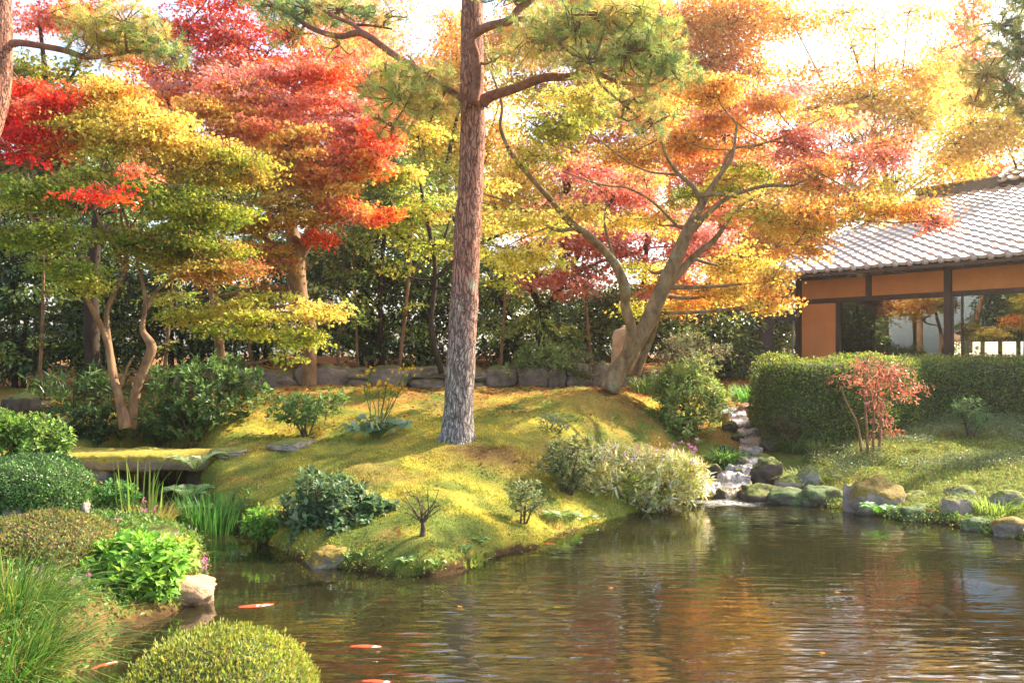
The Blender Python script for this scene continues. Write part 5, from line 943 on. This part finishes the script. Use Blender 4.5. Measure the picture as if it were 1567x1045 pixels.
def farfugium(label, px, py, n, w, S, cols, stalks):
    p = hit(px, py); o = thing('leopard_plant', label, 'plant', p); sb = MB(); U = rv(n); U[:, 2] = np.abs(U[:, 2]); r = rng.random((n, 1)) ** .5; E = p + U * r * [w, w * .6, .24] + [0, 0, .12]; E[:, 2] = np.maximum(E[:, 2], height(E[:, 0], E[:, 1]) + .10)
    for e in E: sb.tube(curve([p, (p + e) / 2 + [0, 0, .06], e], 4), .006, 5, False)
    N = nrm((E - p) * [1, 1, 0] * 1.6 + [0, -.35, .75] + rng.normal(0, .2, (n, 3))); D = nrm((E - p) + rng.normal(0, .1, (n, 3)) + [0, 0, -.15]); V, Fc, cc = leaves(E - D * S * .1, D, N, S * rng.uniform(.6, 1.15, n), T_ROUND, jit(np.array(cols)[rng.integers(len(cols), size=n)], n, .12))
    mesh('leaves', V, Fc, M['leaf'], o, cc, True); fl = MB()
    for (x, y) in stalks:
        e = at(x, y, p[1]); Q = curve([p + rng.normal(0, .05, 3), (p + e) / 2 + rng.normal(0, .02, 3), e], 6); sb.tube(Q, .006, 5, False)
        for k in range(7):
            f = e + rng.normal(0, 1, 3) * [.09, .06, .045]; sb.tube(np.array([Q[-3], (Q[-3] + f) / 2, f]), .003, 4, False); m = 16; V, Fc, cc = leaves(np.repeat(f[None], m, 0), rv(m), rv(m), .035, T_NARROW, jit((.75, .50, .03), m, .12)); mesh('flower', V, Fc, M['petal'], o, cc)
    sb.build('stalks', M['stem_green'], o, True)
farfugium('leopard plant with round blue green leaves and tall yellow flower stalks left of the pine', 578, 672, 64, .48, .115, [(.14, .24, .12), (.22, .32, .18), (.30, .38, .24)],
          [(563, 570), (592, 588), (557, 592), (580, 592), (600, 590), (628, 568), (618, 572), (568, 600), (612, 596), (590, 605)])

# ---------------------------------------------------------------- ground cover, moss, fallen leaves (uncountable)
def scatter(n, x0, x1, y0, y1, cond):
    P = np.stack([rng.uniform(x0, x1, n), rng.uniform(y0, y1, n)], 1); s = sdf(P[:, 0], P[:, 1]); k = cond(P[:, 0], P[:, 1], s); P = P[k]; return np.concatenate([P, height(P[:, 0], P[:, 1])[:, None]], 1)
def cover_stuff(name, label, P, per, S, T, cols, lift, leafm='leaf', cat='plant', upw=1.0, pc=None):
    n = len(P) * per; Q = np.repeat(P, per, 0) + rng.normal(0, 1, (n, 3)) * [.04, .04, 0] + np.stack([np.zeros(n), np.zeros(n), rng.random(n) * lift], 1)
    cc = np.array(cols)[rng.integers(len(cols), size=n)] if pc is None else np.repeat(pc, per, 0); D = rv(n) + [0, 0, .25 if lift else 0]; D[:, 2] = np.abs(D[:, 2]) * (1 if lift else .1)
    V, Fc, c = leaves(Q, D, rv(n) * .6 + [0, 0, upw], S * rng.uniform(.6, 1.3, n), T, jit(cc, n, .22)); o = mesh(name, V, Fc, M[leafm], None, c, origin=P.mean(0)); tag(o, label, cat, kind='stuff'); return o
on_mound = lambda X, Y, s: (s > .02) & (X < 3.6 - .0 * Y) & (X > -5.2) & ~((X < -3.0) & (Y < 9.6))
P = scatter(210000, -5.2, 3.7, 7.3, 15.5, on_mound); P = P[rng.random(len(P)) < np.clip(1.25 - (P[:, 1] - 7.5) / 9, .25, 1)]
n = len(P); cc = cover(P); V, Fc, c = leaves(P - [0, 0, .004], nrm(rng.normal(0, .45, (n, 3)) + [0, 0, 1]), rv(n), (.014 + .034 * fbm(P, 4, 3, 6) ** 1.5) * rng.uniform(.6, 1.3, n), (T_NEEDLE[0] * [7, 1, 1], T_NEEDLE[1]), jit(np.clip(cc * 1.35, 0, .7), n, .3))
tag(mesh('moss', V, Fc, M['mossleaf'], None, c, origin=P.mean(0)), 'thick golden green moss covering the mound', 'moss', kind='stuff')
on_right = lambda X, Y, s: (s > .1) & (X > 3.9 + (Y - 11.5) * .38) & (np.hypot(X - 4, Y - 12.5) > .3)
P = scatter(60000, 3.6, 11, 8.6, 16.6, on_right)
dS = np.min(np.linalg.norm(P[:, None, :2] - STREAM[None, ::6, :2], axis=2), 1); P = P[dS > .45]; nn = fbm(P, .8, 3, 88); 
ivy = P[(P[:, 1] > 11.6) & (nn > .40)]; cover_stuff('ground_cover', 'carpet of small shiny leaves on the slope below the hedge', ivy[:22000], 3, .034, T_OVAL, [(.16, .22, .07), (.24, .28, .10), (.10, .16, .05), (.3, .26, .12)], .12, 'glossy')
cover_stuff('lawn', 'short mixed grass and weeds on the right bank', P[:26000], 3, .05, T_NARROW, [(.26, .32, .07), (.18, .26, .05), (.36, .34, .08), (.2, .2, .06)], .03, 'leaf', 'grass')
P = scatter(9000, -6.5, 9.5, 7.6, 18.5, lambda X, Y, s: (s > .05)); P = P[rng.random(len(P)) < np.where((P[:, 1] > 12.5), .9, .3 * (fbm(P, 1.5, 2, 60) > .5))]; P[:, 2] += .015
cover_stuff('fallen_leaves', 'scattered brown and red fallen leaves on the moss', P, 1, .06, T_MAPLE3, [(.36, .12, .05), (.5, .18, .06), (.26, .10, .05), (.55, .35, .12)], 0, 'maple', 'leaves')
P = scatter(9000, -9, 5, 15.8, 21, lambda X, Y, s: (s > .05)); P[:, 2] += .01
cover_stuff('leaf_litter', 'brown leaf litter in front of and behind the stone wall', P, 1, .09, T_MAPLE3, [(.36, .15, .06), (.26, .12, .05), (.45, .26, .08)], 0, 'maple', 'leaves')
P = scatter(26000, -6, -1.4, 4.4, 10.2, lambda X, Y, s: (s > .03) & (s < 2.2) & ((X < -3.0) | (Y < 8)) | ((Y < 7.2) & (s > .03))); cover_stuff('bank_plants', 'small mixed green plants covering the left bank', P[:11000], 3, .05, T_OVAL, [(.12, .24, .04), (.20, .30, .06), (.14, .18, .04)], .05)
P = scatter(16000, -6.5, 4.2, 7.3, 12.5, lambda X, Y, s: (s > -.04) & (s < .12)); cover_stuff('water_edge_plants', 'moss and tiny leaves fringing the waterline of the mound', P[:5000], 3, .035, T_OVAL, [(.26, .32, .05), (.4, .3, .05), (.16, .26, .05)], .06)
P = scatter(30000, 3.6, 9.5, 8.4, 12.5, lambda X, Y, s: (s > -.05) & (s < .2)); cover_stuff('bank_moss', 'green moss and tiny plants fringing the stones of the right bank', P[:5000], 3, .035, T_OVAL, [(.14, .3, .06), (.24, .34, .07), (.3, .3, .05)], .06)
# pink wild flowers on the left
for (px, py, d, l) in [(165, 800, 8.2, 'pink flowers between the two rounded bushes and the yellow grass'), (55, 885, 5.9, 'small pink flowers in front of the rounded olive mound'), (105, 885, 5.9, 'pair of small pink flowers above the long grass'), (230, 778, 8.8, 'single pale pink flower by the dark opening'), (312, 862, 7.2, 'thin purple flower stalk leaning over the water')]:
    p = at(px, py, d); o = thing('wild_flower', l, 'flower', [p[0], p[1], max(g(p[0], p[1]), 0)], 'pink wild flowers on the left bank'); sb = MB(); fb = MB()
    for k in range(5):
        e = p + rng.normal(0, 1, 3) * [.06, .05, .03]; sb.tube(curve([[p[0] + rng.normal(0, .03), p[1], max(g(p[0], p[1]), 0) - .02], (p + e) / 2 + [0, 0, -.12], e], 5), .003, 4, False); m = 9; V, Fc, cc = leaves(np.repeat(e[None], m, 0) + rng.normal(0, .012, (m, 3)), rv(m), rv(m), .03, T_OVAL, jit((.62, .24, .42), m, .15)); mesh('flower', V, Fc, M['petal'], o, cc)
    sb.build('stalks', M['stem_green'], o)
# ---------------------------------------------------------------- the house behind the hedge
M['wood'] = plain('dark_brown_wood', (.075, .038, .028), .55, .35, 9, .3, .004, (1, 1, .2))
M['wood_in'] = plain('inner_wood', (.05, .03, .02), .6, .3, 6)
M['plaster'] = plain('orange_plaster', (.82, .33, .10), .9, .12, 2.2, .15, .003)
M['floor'] = plain('tatami_floor', (.30, .25, .13), .8, .1, 20)
M['white'] = plain('white_plaster', (.30, .29, .27), .9, .05, 12)
def tilemat():
    m, t = newmat('roof_tile'); v = coords(t); n = noise(t, 2.5, 5, .7, v); n2 = noise(t, 30, 4, .7, v)
    col = ramp(t, n, [(.25, (.42, .33, .27)), (.75, (.66, .55, .47))]); col = mixc(t, col, n2, .3, 'OVERLAY'); finish(t, col, .30, n2, .25, .004, 1.0); return m
M['tile'] = tilemat(); M['ridge'] = plain('ridge_tile', (.16, .15, .15), .4, .3, 12)
m_, t_ = newmat('window_glass'); g_ = node(t_, 'ShaderNodeBsdfGlossy', i_Roughness=.005); g_.inputs[0].default_value = (1, 1, 1, 1); tr_ = node(t_, 'ShaderNodeBsdfTransparent'); tr_.inputs[0].default_value = (.88, .9, .88, 1)
f_ = node(t_, 'ShaderNodeFresnel', i_IOR=2.0); x_ = node(t_, 'ShaderNodeMixShader'); t_.links.new(f_.outputs[0], x_.inputs[0]); t_.links.new(tr_.outputs[0], x_.inputs[1]); t_.links.new(g_.outputs[0], x_.inputs[2]); t_.links.new(x_.outputs[0], node(t_, 'ShaderNodeOutputMaterial').inputs[0]); M['glass'] = m_
H0 = np.array([7.05, 21.0]); U2 = np.array([.602, -.7985]); N2 = np.array([.7985, .602])       # corner post, along the wall, inwards
U3 = (*U2, 0); N3 = (*N2, 0)
def hp(u, n, z): return np.array([*(H0 + U2 * u + N2 * n), z])
hs = thing('tea_house', 'single storey house with orange plaster walls, dark timber and a tiled roof behind the hedge', 'house', hp(5, 2.5, 1.4))
def hbox(name, u0, u1, n0, n1, z0, z1, m, parent=None):
    b = MB(); b.box(hp((u0 + u1) / 2, (n0 + n1) / 2, (z0 + z1) / 2), u1 - u0, n1 - n0, z1 - z0, U3, N3); return b.build(name, M[m], parent or hs)
ZK, ZT, ZB = 3.25, 3.78, 1.5       # head beam, wall top, sill
UL = 11.0                           # length of the wall
hbox('foundation', -.1, UL, .04, 6, 1.2, 1.42, 'wood_in')
for u in (0, 3.64, 7.28, 10.92): hbox('post', u - .075, u + .075, -.03, .12, 1.42, ZT, 'wood')
hbox('post', 1.78, 1.9, -.02, .11, ZK + .06, ZT, 'wood')
hbox('head_beam', .078, UL, -.022, .105, ZK - .06, ZK + .05, 'wood'); hbox('top_beam', .078, UL, -.024, .10, ZT - .02, ZT + .12, 'wood'); hbox('sill', 1.12, UL, -.022, .10, 1.42, 1.52, 'wood')
for (a, b, l) in ((.08, 1.777, None), (1.905, 3.56, None), (3.72, 7.2, None), (7.36, 10.84, None)): hbox('wall_panel', a, b, .02, .08, ZK + .053, ZT - .022, 'plaster')
hbox('wall_panel', .08, 1.02, .02, .08, 1.42, ZK - .063, 'plaster'); hbox('post', 1.022, 1.13, -.02, .10, 1.42, ZK - .063, 'wood')
for (a, b) in ((1.14, 3.56), (3.72, 7.2), (7.36, 10.84)):
    w = hbox('window_frame', a, b, .02, .06, 1.524, 1.56, 'wood'); 
    pane = hbox('glass_pane', a, b, .036, .042, 1.562, ZK - .064, 'glass')
    mid = (a + b) / 2
hbox('window_frame', 3.9, 3.94, .02, .05, 1.562, ZK - .064, 'wood')
# the room: floor, side walls, back with openings to the far garden
hbox('floor', 0, UL, .12, 6, 1.424, 1.46, 'floor'); hbox('ceiling', 0, UL, .12, 6, ZT - .1, ZT - .06, 'wood_in')
bk = MB()
for (a, b, z0, z1) in ((0, .9, 1.46, ZT), (.9, 3.2, 1.46, 1.8), (.9, 3.2, 2.3, ZT), (3.2, 5.2, 1.46, ZT), (5.2, 8.6, 2.9, ZT), (5.2, 8.6, 1.46, 1.62), (8.6, UL, 1.46, ZT)):
    bk.box(hp((a + b) / 2, 5.9, (z0 + z1) / 2), b - a, .1, z1 - z0, U3, N3)
for u in (1.3, 1.75, 2.2, 2.65, 5.9, 6.6, 7.3, 7.95): bk.box(hp(u, 5.8, 2.2), .09, .06, 1.5, U3, N3)
for u in (0.05, UL - .05): bk.box(hp(u, 3, 2.6), .1, 5.7, 2.3, U3, N3)
bk.build('room_wall', M['wood_in'], hs)
for (u, n) in ((2.6, 3.0), (4.6, 3.0), (6.4, 3.2), (9, 3)): hbox('inner_post', u - .065, u + .065, n - .065, n + .065, 1.47, 3.66, 'wood')
hbox('side_wall', -.06, 0.0, .125, 6, 1.42, ZT, 'plaster')
# roof: rows of wavy tiles, lapped
def roofplane(name, u0, u1, n0, z0, n1, z1, flip=False, par=None, taper=0.0, pitch=.32, row=.33):
    """from the eave line (n0, z0) up to (n1, z1); taper moves the left edge right while climbing"""
    L = math.hypot(n1 - n0, z1 - z0); nr = int(L / row); V = []; Fq = []; nu = int((u1 - u0) / pitch * 8) + 1; us = np.linspace(u0, u1, nu); up = np.array([-(z1 - z0), (n1 - n0)]) / L; cnt = 0
    ph = (us - u0) / pitch % 1; wave = np.where(ph < .65, -.5 * np.sin(ph / .65 * math.pi), .9 * np.sin((ph - .65) / .35 * math.pi)) * .045
    allV = []; F4 = []
    for r in range(nr):
        for (t, lift, edge) in ((r / nr, .0, 1), (r / nr, .06, 0), ((r + 1.03) / nr, .012, 0)):
            nn = n0 + (n1 - n0) * t + up[0] * (wave + lift); zz = z0 + (z1 - z0) * t + up[1] * (wave + lift); ush = us + (taper * t)
            sagz = .0
            P = np.stack([H0[0] + U2[0] * ush + N2[0] * nn, H0[1] + U2[1] * ush + N2[1] * nn, zz + sagz], 1); allV.append(P)
        b = r * 3 * nu; j = np.arange(nu - 1)
        for (p, q) in ((0, 1), (1, 2)): F4.append(np.stack([b + p * nu + j, b + p * nu + j + 1, b + q * nu + j + 1, b + q * nu + j], 1))
    return mesh(name, np.concatenate(allV), np.concatenate(F4), M['tile'], par or hs, None, False)
EZ, RZ = 3.86, 6.62; E0, R0 = -.95, 7.0; UE = -.45
roofplane('roof', UE, 12.5, E0, EZ, R0, RZ)
rb = MB(); 
def slabq(mb, a, b, c, d, th):
    P = np.array([a, b, c, d]); n = np.cross(P[1] - P[0], P[3] - P[0]); n = n / np.linalg.norm(n); n = n * (1 if n[2] < 0 else -1); P2 = P + n * th
    mb.add(np.concatenate([P, P2]), np.array([[0, 1, 2, 3], [7, 6, 5, 4], [0, 4, 5, 1], [1, 5, 6, 2], [2, 6, 7, 3], [3, 7, 4, 0]]))
slabq(rb, hp(UE + .05, E0 + .03, EZ - .045), hp(12.4, E0 + .03, EZ - .045), hp(12.4, R0, RZ - .04), hp(UE + .05, R0, RZ - .04), .05)
slabq(rb, hp(UE + .05, R0 + .01, RZ - .04), hp(12.4, R0 + .01, RZ - .04), hp(12.4, 2 * R0 - E0, EZ - .05), hp(UE + .05, 2 * R0 - E0, EZ - .05), .05)
rb.build('roof_boards', M['wood'], hs)
ra = MB()
for u in np.arange(UE + .2, 12.3, .42):
    P0, P1 = hp(u, E0 + .06, EZ - .135), hp(u, E0 + 1.6, EZ - .135 + (RZ - EZ) / (R0 - E0) * 1.54); dr = nrm(P1 - P0); ra.box((P0 + P1) / 2, .05, np.linalg.norm(P1 - P0), .06, U3, dr, np.cross(np.array(U3), dr))
ra.build('rafters', M['wood'], hs)
hbox('eave_board', UE, 12.4, E0 + .0, E0 + .03, EZ - .12, EZ - .05, 'wood')
# round end tiles along the eave
for k, u in enumerate(np.arange(UE + .26, 12.4, .32)):
    c = hp(u, E0 - .015, EZ + .005); P = np.array([c - np.array(N3) * .02, c + np.array(N3) * .05]); et = MB(); et.tube(P, .062, 10); et.build('eave_tile', M['tile'], hs, True)
rg = MB()
for (w, z) in ((.34, .05), (.30, .12), (.26, .19)): rg.box(hp((UE + 12.4) / 2, R0, RZ + z), 12.6 - UE, w, .066, U3, N3)
rg.tube(np.array([hp(UE - .15, R0, RZ + .26), hp(12.4, R0, RZ + .26)]), .085, 12); rg.box(hp(UE - .12, R0, RZ + .14), .12, .42, .34, U3, N3); rg.build('ridge', M['ridge'], hs)
vg = MB(); 
for k in range(30):
    t0, t1 = k / 30, (k + 1.1) / 30; a, b = hp(UE + .02, E0 + (R0 - E0) * t0, EZ + (RZ - EZ) * t0 + .06), hp(UE + .02, E0 + (R0 - E0) * t1, EZ + (RZ - EZ) * t1 + .05); vg.tube(np.array([a, b]), .075, 10)
vg.build('verge_tiles', M['tile'], hs, True)
gb = MB(); n0, n1 = .1, 2 * R0 - .1
P = [hp(-.02, .1, ZT), hp(-.02, R0, RZ - .12), hp(-.02, n1, ZT)]; Q = [p + np.array(U3) * .06 for p in P]; gb.add(np.array(P + Q), [np.array([[0, 1, 2], [5, 4, 3]]), np.array([[0, 3, 4, 1], [1, 4, 5, 2], [2, 5, 3, 0]])]); gb.build('gable', M['plaster'], hs)
# lamps and pipe fixed on the wall
M['cream'] = plain('cream_enamel', (.62, .55, .35), .4, .1, 20)
lm = MB(); lm.tube(np.array([hp(0.0, -.035, 2.93), hp(0.0, -.075, 2.93)]), .062, 16); lm.tube(np.array([hp(0, -.075, 2.93), hp(0, -.10, 2.93)]), [.05, .03], 16); lm.build('wall_lamp', M['cream'], hs)
lm = MB(); lm.tube(np.array([hp(1.76, -.20, 3.80), hp(1.76, -.20, 3.72)]), [.12, .06], 16); lm.build('wall_lamp', M['cream'], hs)
dp = MB(); dp.tube(np.array([hp(-.13, -.06, 1.4), hp(-.13, -.06, 3.75)]), .03, 10); dp.build('downpipe', plain('downpipe', (.33, .25, .2), .4), hs)
# higher roof behind at the right edge
h2 = thing('upper_roof_wing', 'higher tiled roof wing rising behind the house at the right edge', 'house', hp(6.5, 9, 1.5))
def hpr(u, n, z): return hp(u, n, z)
roofplane('roof', 1.75, 13, 6.7, 6.74, 11.5, 9.3, par=h2)
q = MB(); q.box(hp(7.5, 9.2, 3.9), 10.6, 4.0, 5.0, U3, N3); q.build('wall', M['plaster'], h2)
q = MB()
for k in range(20):
    t0, t1 = k / 20, (k + 1.1) / 20; q.tube(np.array([hp(1.75, 6.7 + 4.8 * t0, 6.72 + 2.58 * t0 + .08), hp(1.75, 6.7 + 4.8 * t1, 6.72 + 2.58 * t1 + .07)]), .1, 10)
q.tube(np.array([hp(1.6, 11.5, 9.45), hp(13, 11.5, 9.45)]), .14, 10); q.build('ridge', M['ridge'], h2)
q = MB(); slabq(q, hp(1.75, 6.72, 6.66), hp(13, 6.72, 6.66), hp(13, 11.5, 9.24), hp(1.75, 11.5, 9.24), .12); q.build('roof_boards', M['wood'], h2)
# small porch left of the house
pc = thing('porch', 'small dark timber porch with a low sloping roof at the left end of the house', 'porch', at(1150, 600, 21.5))
q = MB(); q.box(at(1172, 545, 20.6), .27, .27, 2.9); q.build('post', M['wood'], pc)
q = MB(); q.box(at(1098, 545, 22.6), .16, .16, 2.6); q.build('post', M['wood'], pc)
q = MB(); a, b = at(1083, 485, 21), at(1160, 440, 21); c, d = at(1083, 485, 21) + [.9, 2.2, 0], at(1160, 440, 21) + [.9, 2.2, 0]; slabq(q, a, b, d, c, .13)
a2 = b + [1.6, 0, .0]; slabq(q, b, a2, a2 + [.5, 2.2, 0], d, .13); q.build('roof', plain('porch_roof', (.24, .11, .07), .6), pc)
q = MB(); q.box(at(1150, 484, 20.9), 2.2, .12, .22); q.build('beam', M['wood'], pc)
# pale plaster house across the courtyard, seen through the right hand window
cs = thing('courtyard_house', 'white plastered house with grey roof seen through the right hand window', 'house', hp(8, 13, 1.45))
q = MB(); q.box(hp(9, 16.5, 1.75), 16, .3, .9, U3, N3); q.build('wall', M['white'], cs)
q = MB()
for u in (3, 4.9, 7.2, 8.1, 10.6, 11.3): q.box(hp(u, 16.3, 1.75), .16, .1, .9, U3, N3)
q.build('timbers', M['wood'], cs)
q = MB(); slabq(q, hp(.5, 15.4, 2.25), hp(17, 15.4, 2.25), hp(17, 19, 4.4), hp(.5, 19, 4.4), .12); q.build('roof', M['ridge'], cs)

# ---------------------------------------------------------------- koi
def koimat(name, base, patch, thr):
    m, t = newmat(name); n = noise(t, 7, 2, .5, coords(t)); col = ramp(t, n, [(thr - .02, patch), (thr + .02, base)]); finish(t, col, .35, None, spec=.5); return m
M['koi_red'] = koimat('red_koi', (.95, .62, .5), (.95, .09, .03), .54); M['koi_gold'] = koimat('golden_koi', (.85, .60, .22), (.8, .5, .15), .3); M['koi_brown'] = koimat('brown_koi', (.42, .24, .08), (.5, .2, .05), .4); M['koi_mix'] = koimat('red_white_koi', (.85, .75, .65), (.8, .07, .03), .47); M['fin'] = leafmat('fin', .5)
def koi(label, px, py, L, ang, m, z=-.045, bend=.12):
    L = L * 1.3; z = -.052 * L if z > -.07 and m == 'koi_red' else -.075 * L - .05 * max(-z - .03, 0)
    d = HC * F / (py - HOR); c = np.array([(px - CX) * d / F, d, z]); ca, sa = math.cos(ang), math.sin(ang)
    o = thing('koi', label, 'fish', c, 'koi swimming in the pond')
    t = np.linspace(0, 1, 22); x = (.5 - t) * L; prof = np.interp(t, [0, .06, .2, .38, .6, .82, .93, 1], [.012, .055, .092, .10, .075, .038, .028, .026]) * L
    y = bend * L * np.sin(t * 3.6) * t; V = []; k = 14; a = np.arange(k) * 2 * math.pi / k
    for i in range(22): V.append(np.stack([np.full(k, x[i]), y[i] + np.cos(a) * prof[i] * .95, np.sin(a) * prof[i] * .8 - .1 * prof[i]], 1))
    V = np.concatenate(V); i, j = np.meshgrid(np.arange(21), np.arange(k), indexing='ij'); i = i.ravel(); j = j.ravel(); Fq = np.stack([i * k + j, i * k + (j + 1) % k, (i + 1) * k + (j + 1) % k, (i + 1) * k + j], 1)
    V = np.concatenate([V, [[x[0] + .01 * L, y[0], 0]]]); cap = np.stack([(np.arange(k) + 1) % k, np.arange(k), np.full(k, 22 * k)], 1)
    def w_(P): P = np.asarray(P, float); return np.stack([P[:, 0] * ca - P[:, 1] * sa + c[0], P[:, 0] * sa + P[:, 1] * ca + c[1], P[:, 2] + c[2]], 1)
    mesh('body', w_(V), [Fq, cap], M[m], o, None, True)
    col = {'koi_red': (.7, .2, .12), 'koi_gold': (.8, .55, .2), 'koi_brown': (.45, .25, .1), 'koi_mix': (.8, .6, .5)}[m]
    xe, ye = x[-1], y[-1]; T = [[xe + .02 * L, ye, 0], [xe - .12 * L, ye + .07 * L, .03 * L], [xe - .20 * L, ye + .10 * L, .0], [xe - .11 * L, ye + .02 * L, .0], [xe - .19 * L, ye - .05 * L, -.02 * L], [xe - .10 * L, ye - .05 * L, -.03 * L]]
    mesh('tail_fin', w_(T), np.array([[0, 1, 2], [0, 2, 3], [0, 3, 4], [0, 4, 5]]), M['fin'], o, np.tile(col, (6, 1)))
    for s in (-1, 1): mesh('side_fin', w_([[.26 * L, s * .08 * L, -.02 * L], [.16 * L, s * .20 * L, -.03 * L], [.08 * L, s * .19 * L, -.03 * L], [.17 * L, s * .08 * L, -.03 * L]]), np.array([[0, 1, 2, 3]]), M['fin'], o, np.tile(col, (4, 1)))
    mesh('back_fin', w_([[.10 * L, 0, .04 * L], [.02 * L, .01 * L, .065 * L], [-.14 * L, .01 * L, .05 * L], [-.12 * L, 0, .02 * L]]), np.array([[0, 1, 2, 3]]), M['fin'], o, np.tile(col, (4, 1)))
    return o
koi('long red and white koi swimming left in the open water right of the tan boulder', 408, 923, .46, R(205), 'koi_red', -.02)
koi('bright red koi beside the long grass in the lower left', 150, 1021, .28, R(55), 'koi_red', -.02)
koi('red koi in the dark water below the mound, left of the white reflection', 545, 990, .36, R(5), 'koi_red', -.05)
koi('slim orange koi under the front tip of the mound', 577, 917, .30, R(50), 'koi_red', -.08)
koi('pale golden koi in front of the white reflection', 796, 893, .38, R(265), 'koi_gold', -.03)
koi('brown koi near the reeds below the bridge', 318, 843, .34, R(8), 'koi_brown', -.04)
koi('brown yellow koi resting behind the tan boulder', 340, 872, .34, R(185), 'koi_brown', -.09)
koi('red headed white koi near the fern', 868, 834, .34, R(170), 'koi_mix', -.03)
koi('red and cream koi in the right part of the pond', 1427, 922, .40, R(285), 'koi_mix', -.05)
koi('faint orange koi below the waterfall', 1198, 818, .42, R(160), 'koi_brown', -.03)
koi('faint red koi at the far right of the pond', 1503, 886, .42, R(150), 'koi_red', -.09)
koi('faint red koi at the bottom edge right of the round bush', 562, 1043, .30, R(0), 'koi_red', -.06)
koi('thin orange koi at the waterline under the pale leaves', 985, 778, .34, R(190), 'koi_red', -.03)
koi('orange koi left of the red headed white one near the bank', 835, 832, .22, R(0), 'koi_red', -.05)
# a few leaves floating on the pond
for k, (px, py) in enumerate([(1281, 908), (1265, 1000), (545, 858), (940, 900), (470, 985), (700, 930)]):
    d = HC * F / (py - HOR); p = np.array([[(px - CX) * d / F, d, .006]]); V, Fc, cc = leaves(p, rv(1) * [1, 1, 0], np.array([[0, 0, 1.]]), .06, T_MAPLE, np.array([[.7, .35, .1]])); V[:, 2] = .006 + (V[:, 2] - V[:, 2].min()) * .3
    o = mesh('floating_leaf', V, Fc, M['maple'], None, cc, origin=p[0]); tag(o, ['orange leaf floating in the right half of the pond', 'orange leaf floating in front of the bright sky reflection at the bottom right', 'orange leaf floating in the shadow of the mound', 'orange leaf floating amid the yellow reflections in mid pond', 'orange leaf floating near the bottom left beside the dome bush', 'orange leaf floating left of the white reflection'][k], 'leaf', 'leaves floating on the pond')

# ---------------------------------------------------------------- thin haze volume added to imitate veiling lens glare
hz = MB(); hz.box((0, 60, 10.5), 700, 700, 27)
m, t = newmat('glare_haze'); v = node(t, 'ShaderNodeVolumePrincipled', i_Density=.0008, i_Anisotropy=.6); v.inputs['Color'].default_value = (1, .95, .86, 1)
t.links.new(v.outputs[0], node(t, 'ShaderNodeOutputMaterial').inputs['Volume'])
tag(hz.build('haze', m), 'thin warm haze volume added for the veiling glow of lens glare', 'haze', kind='stuff')
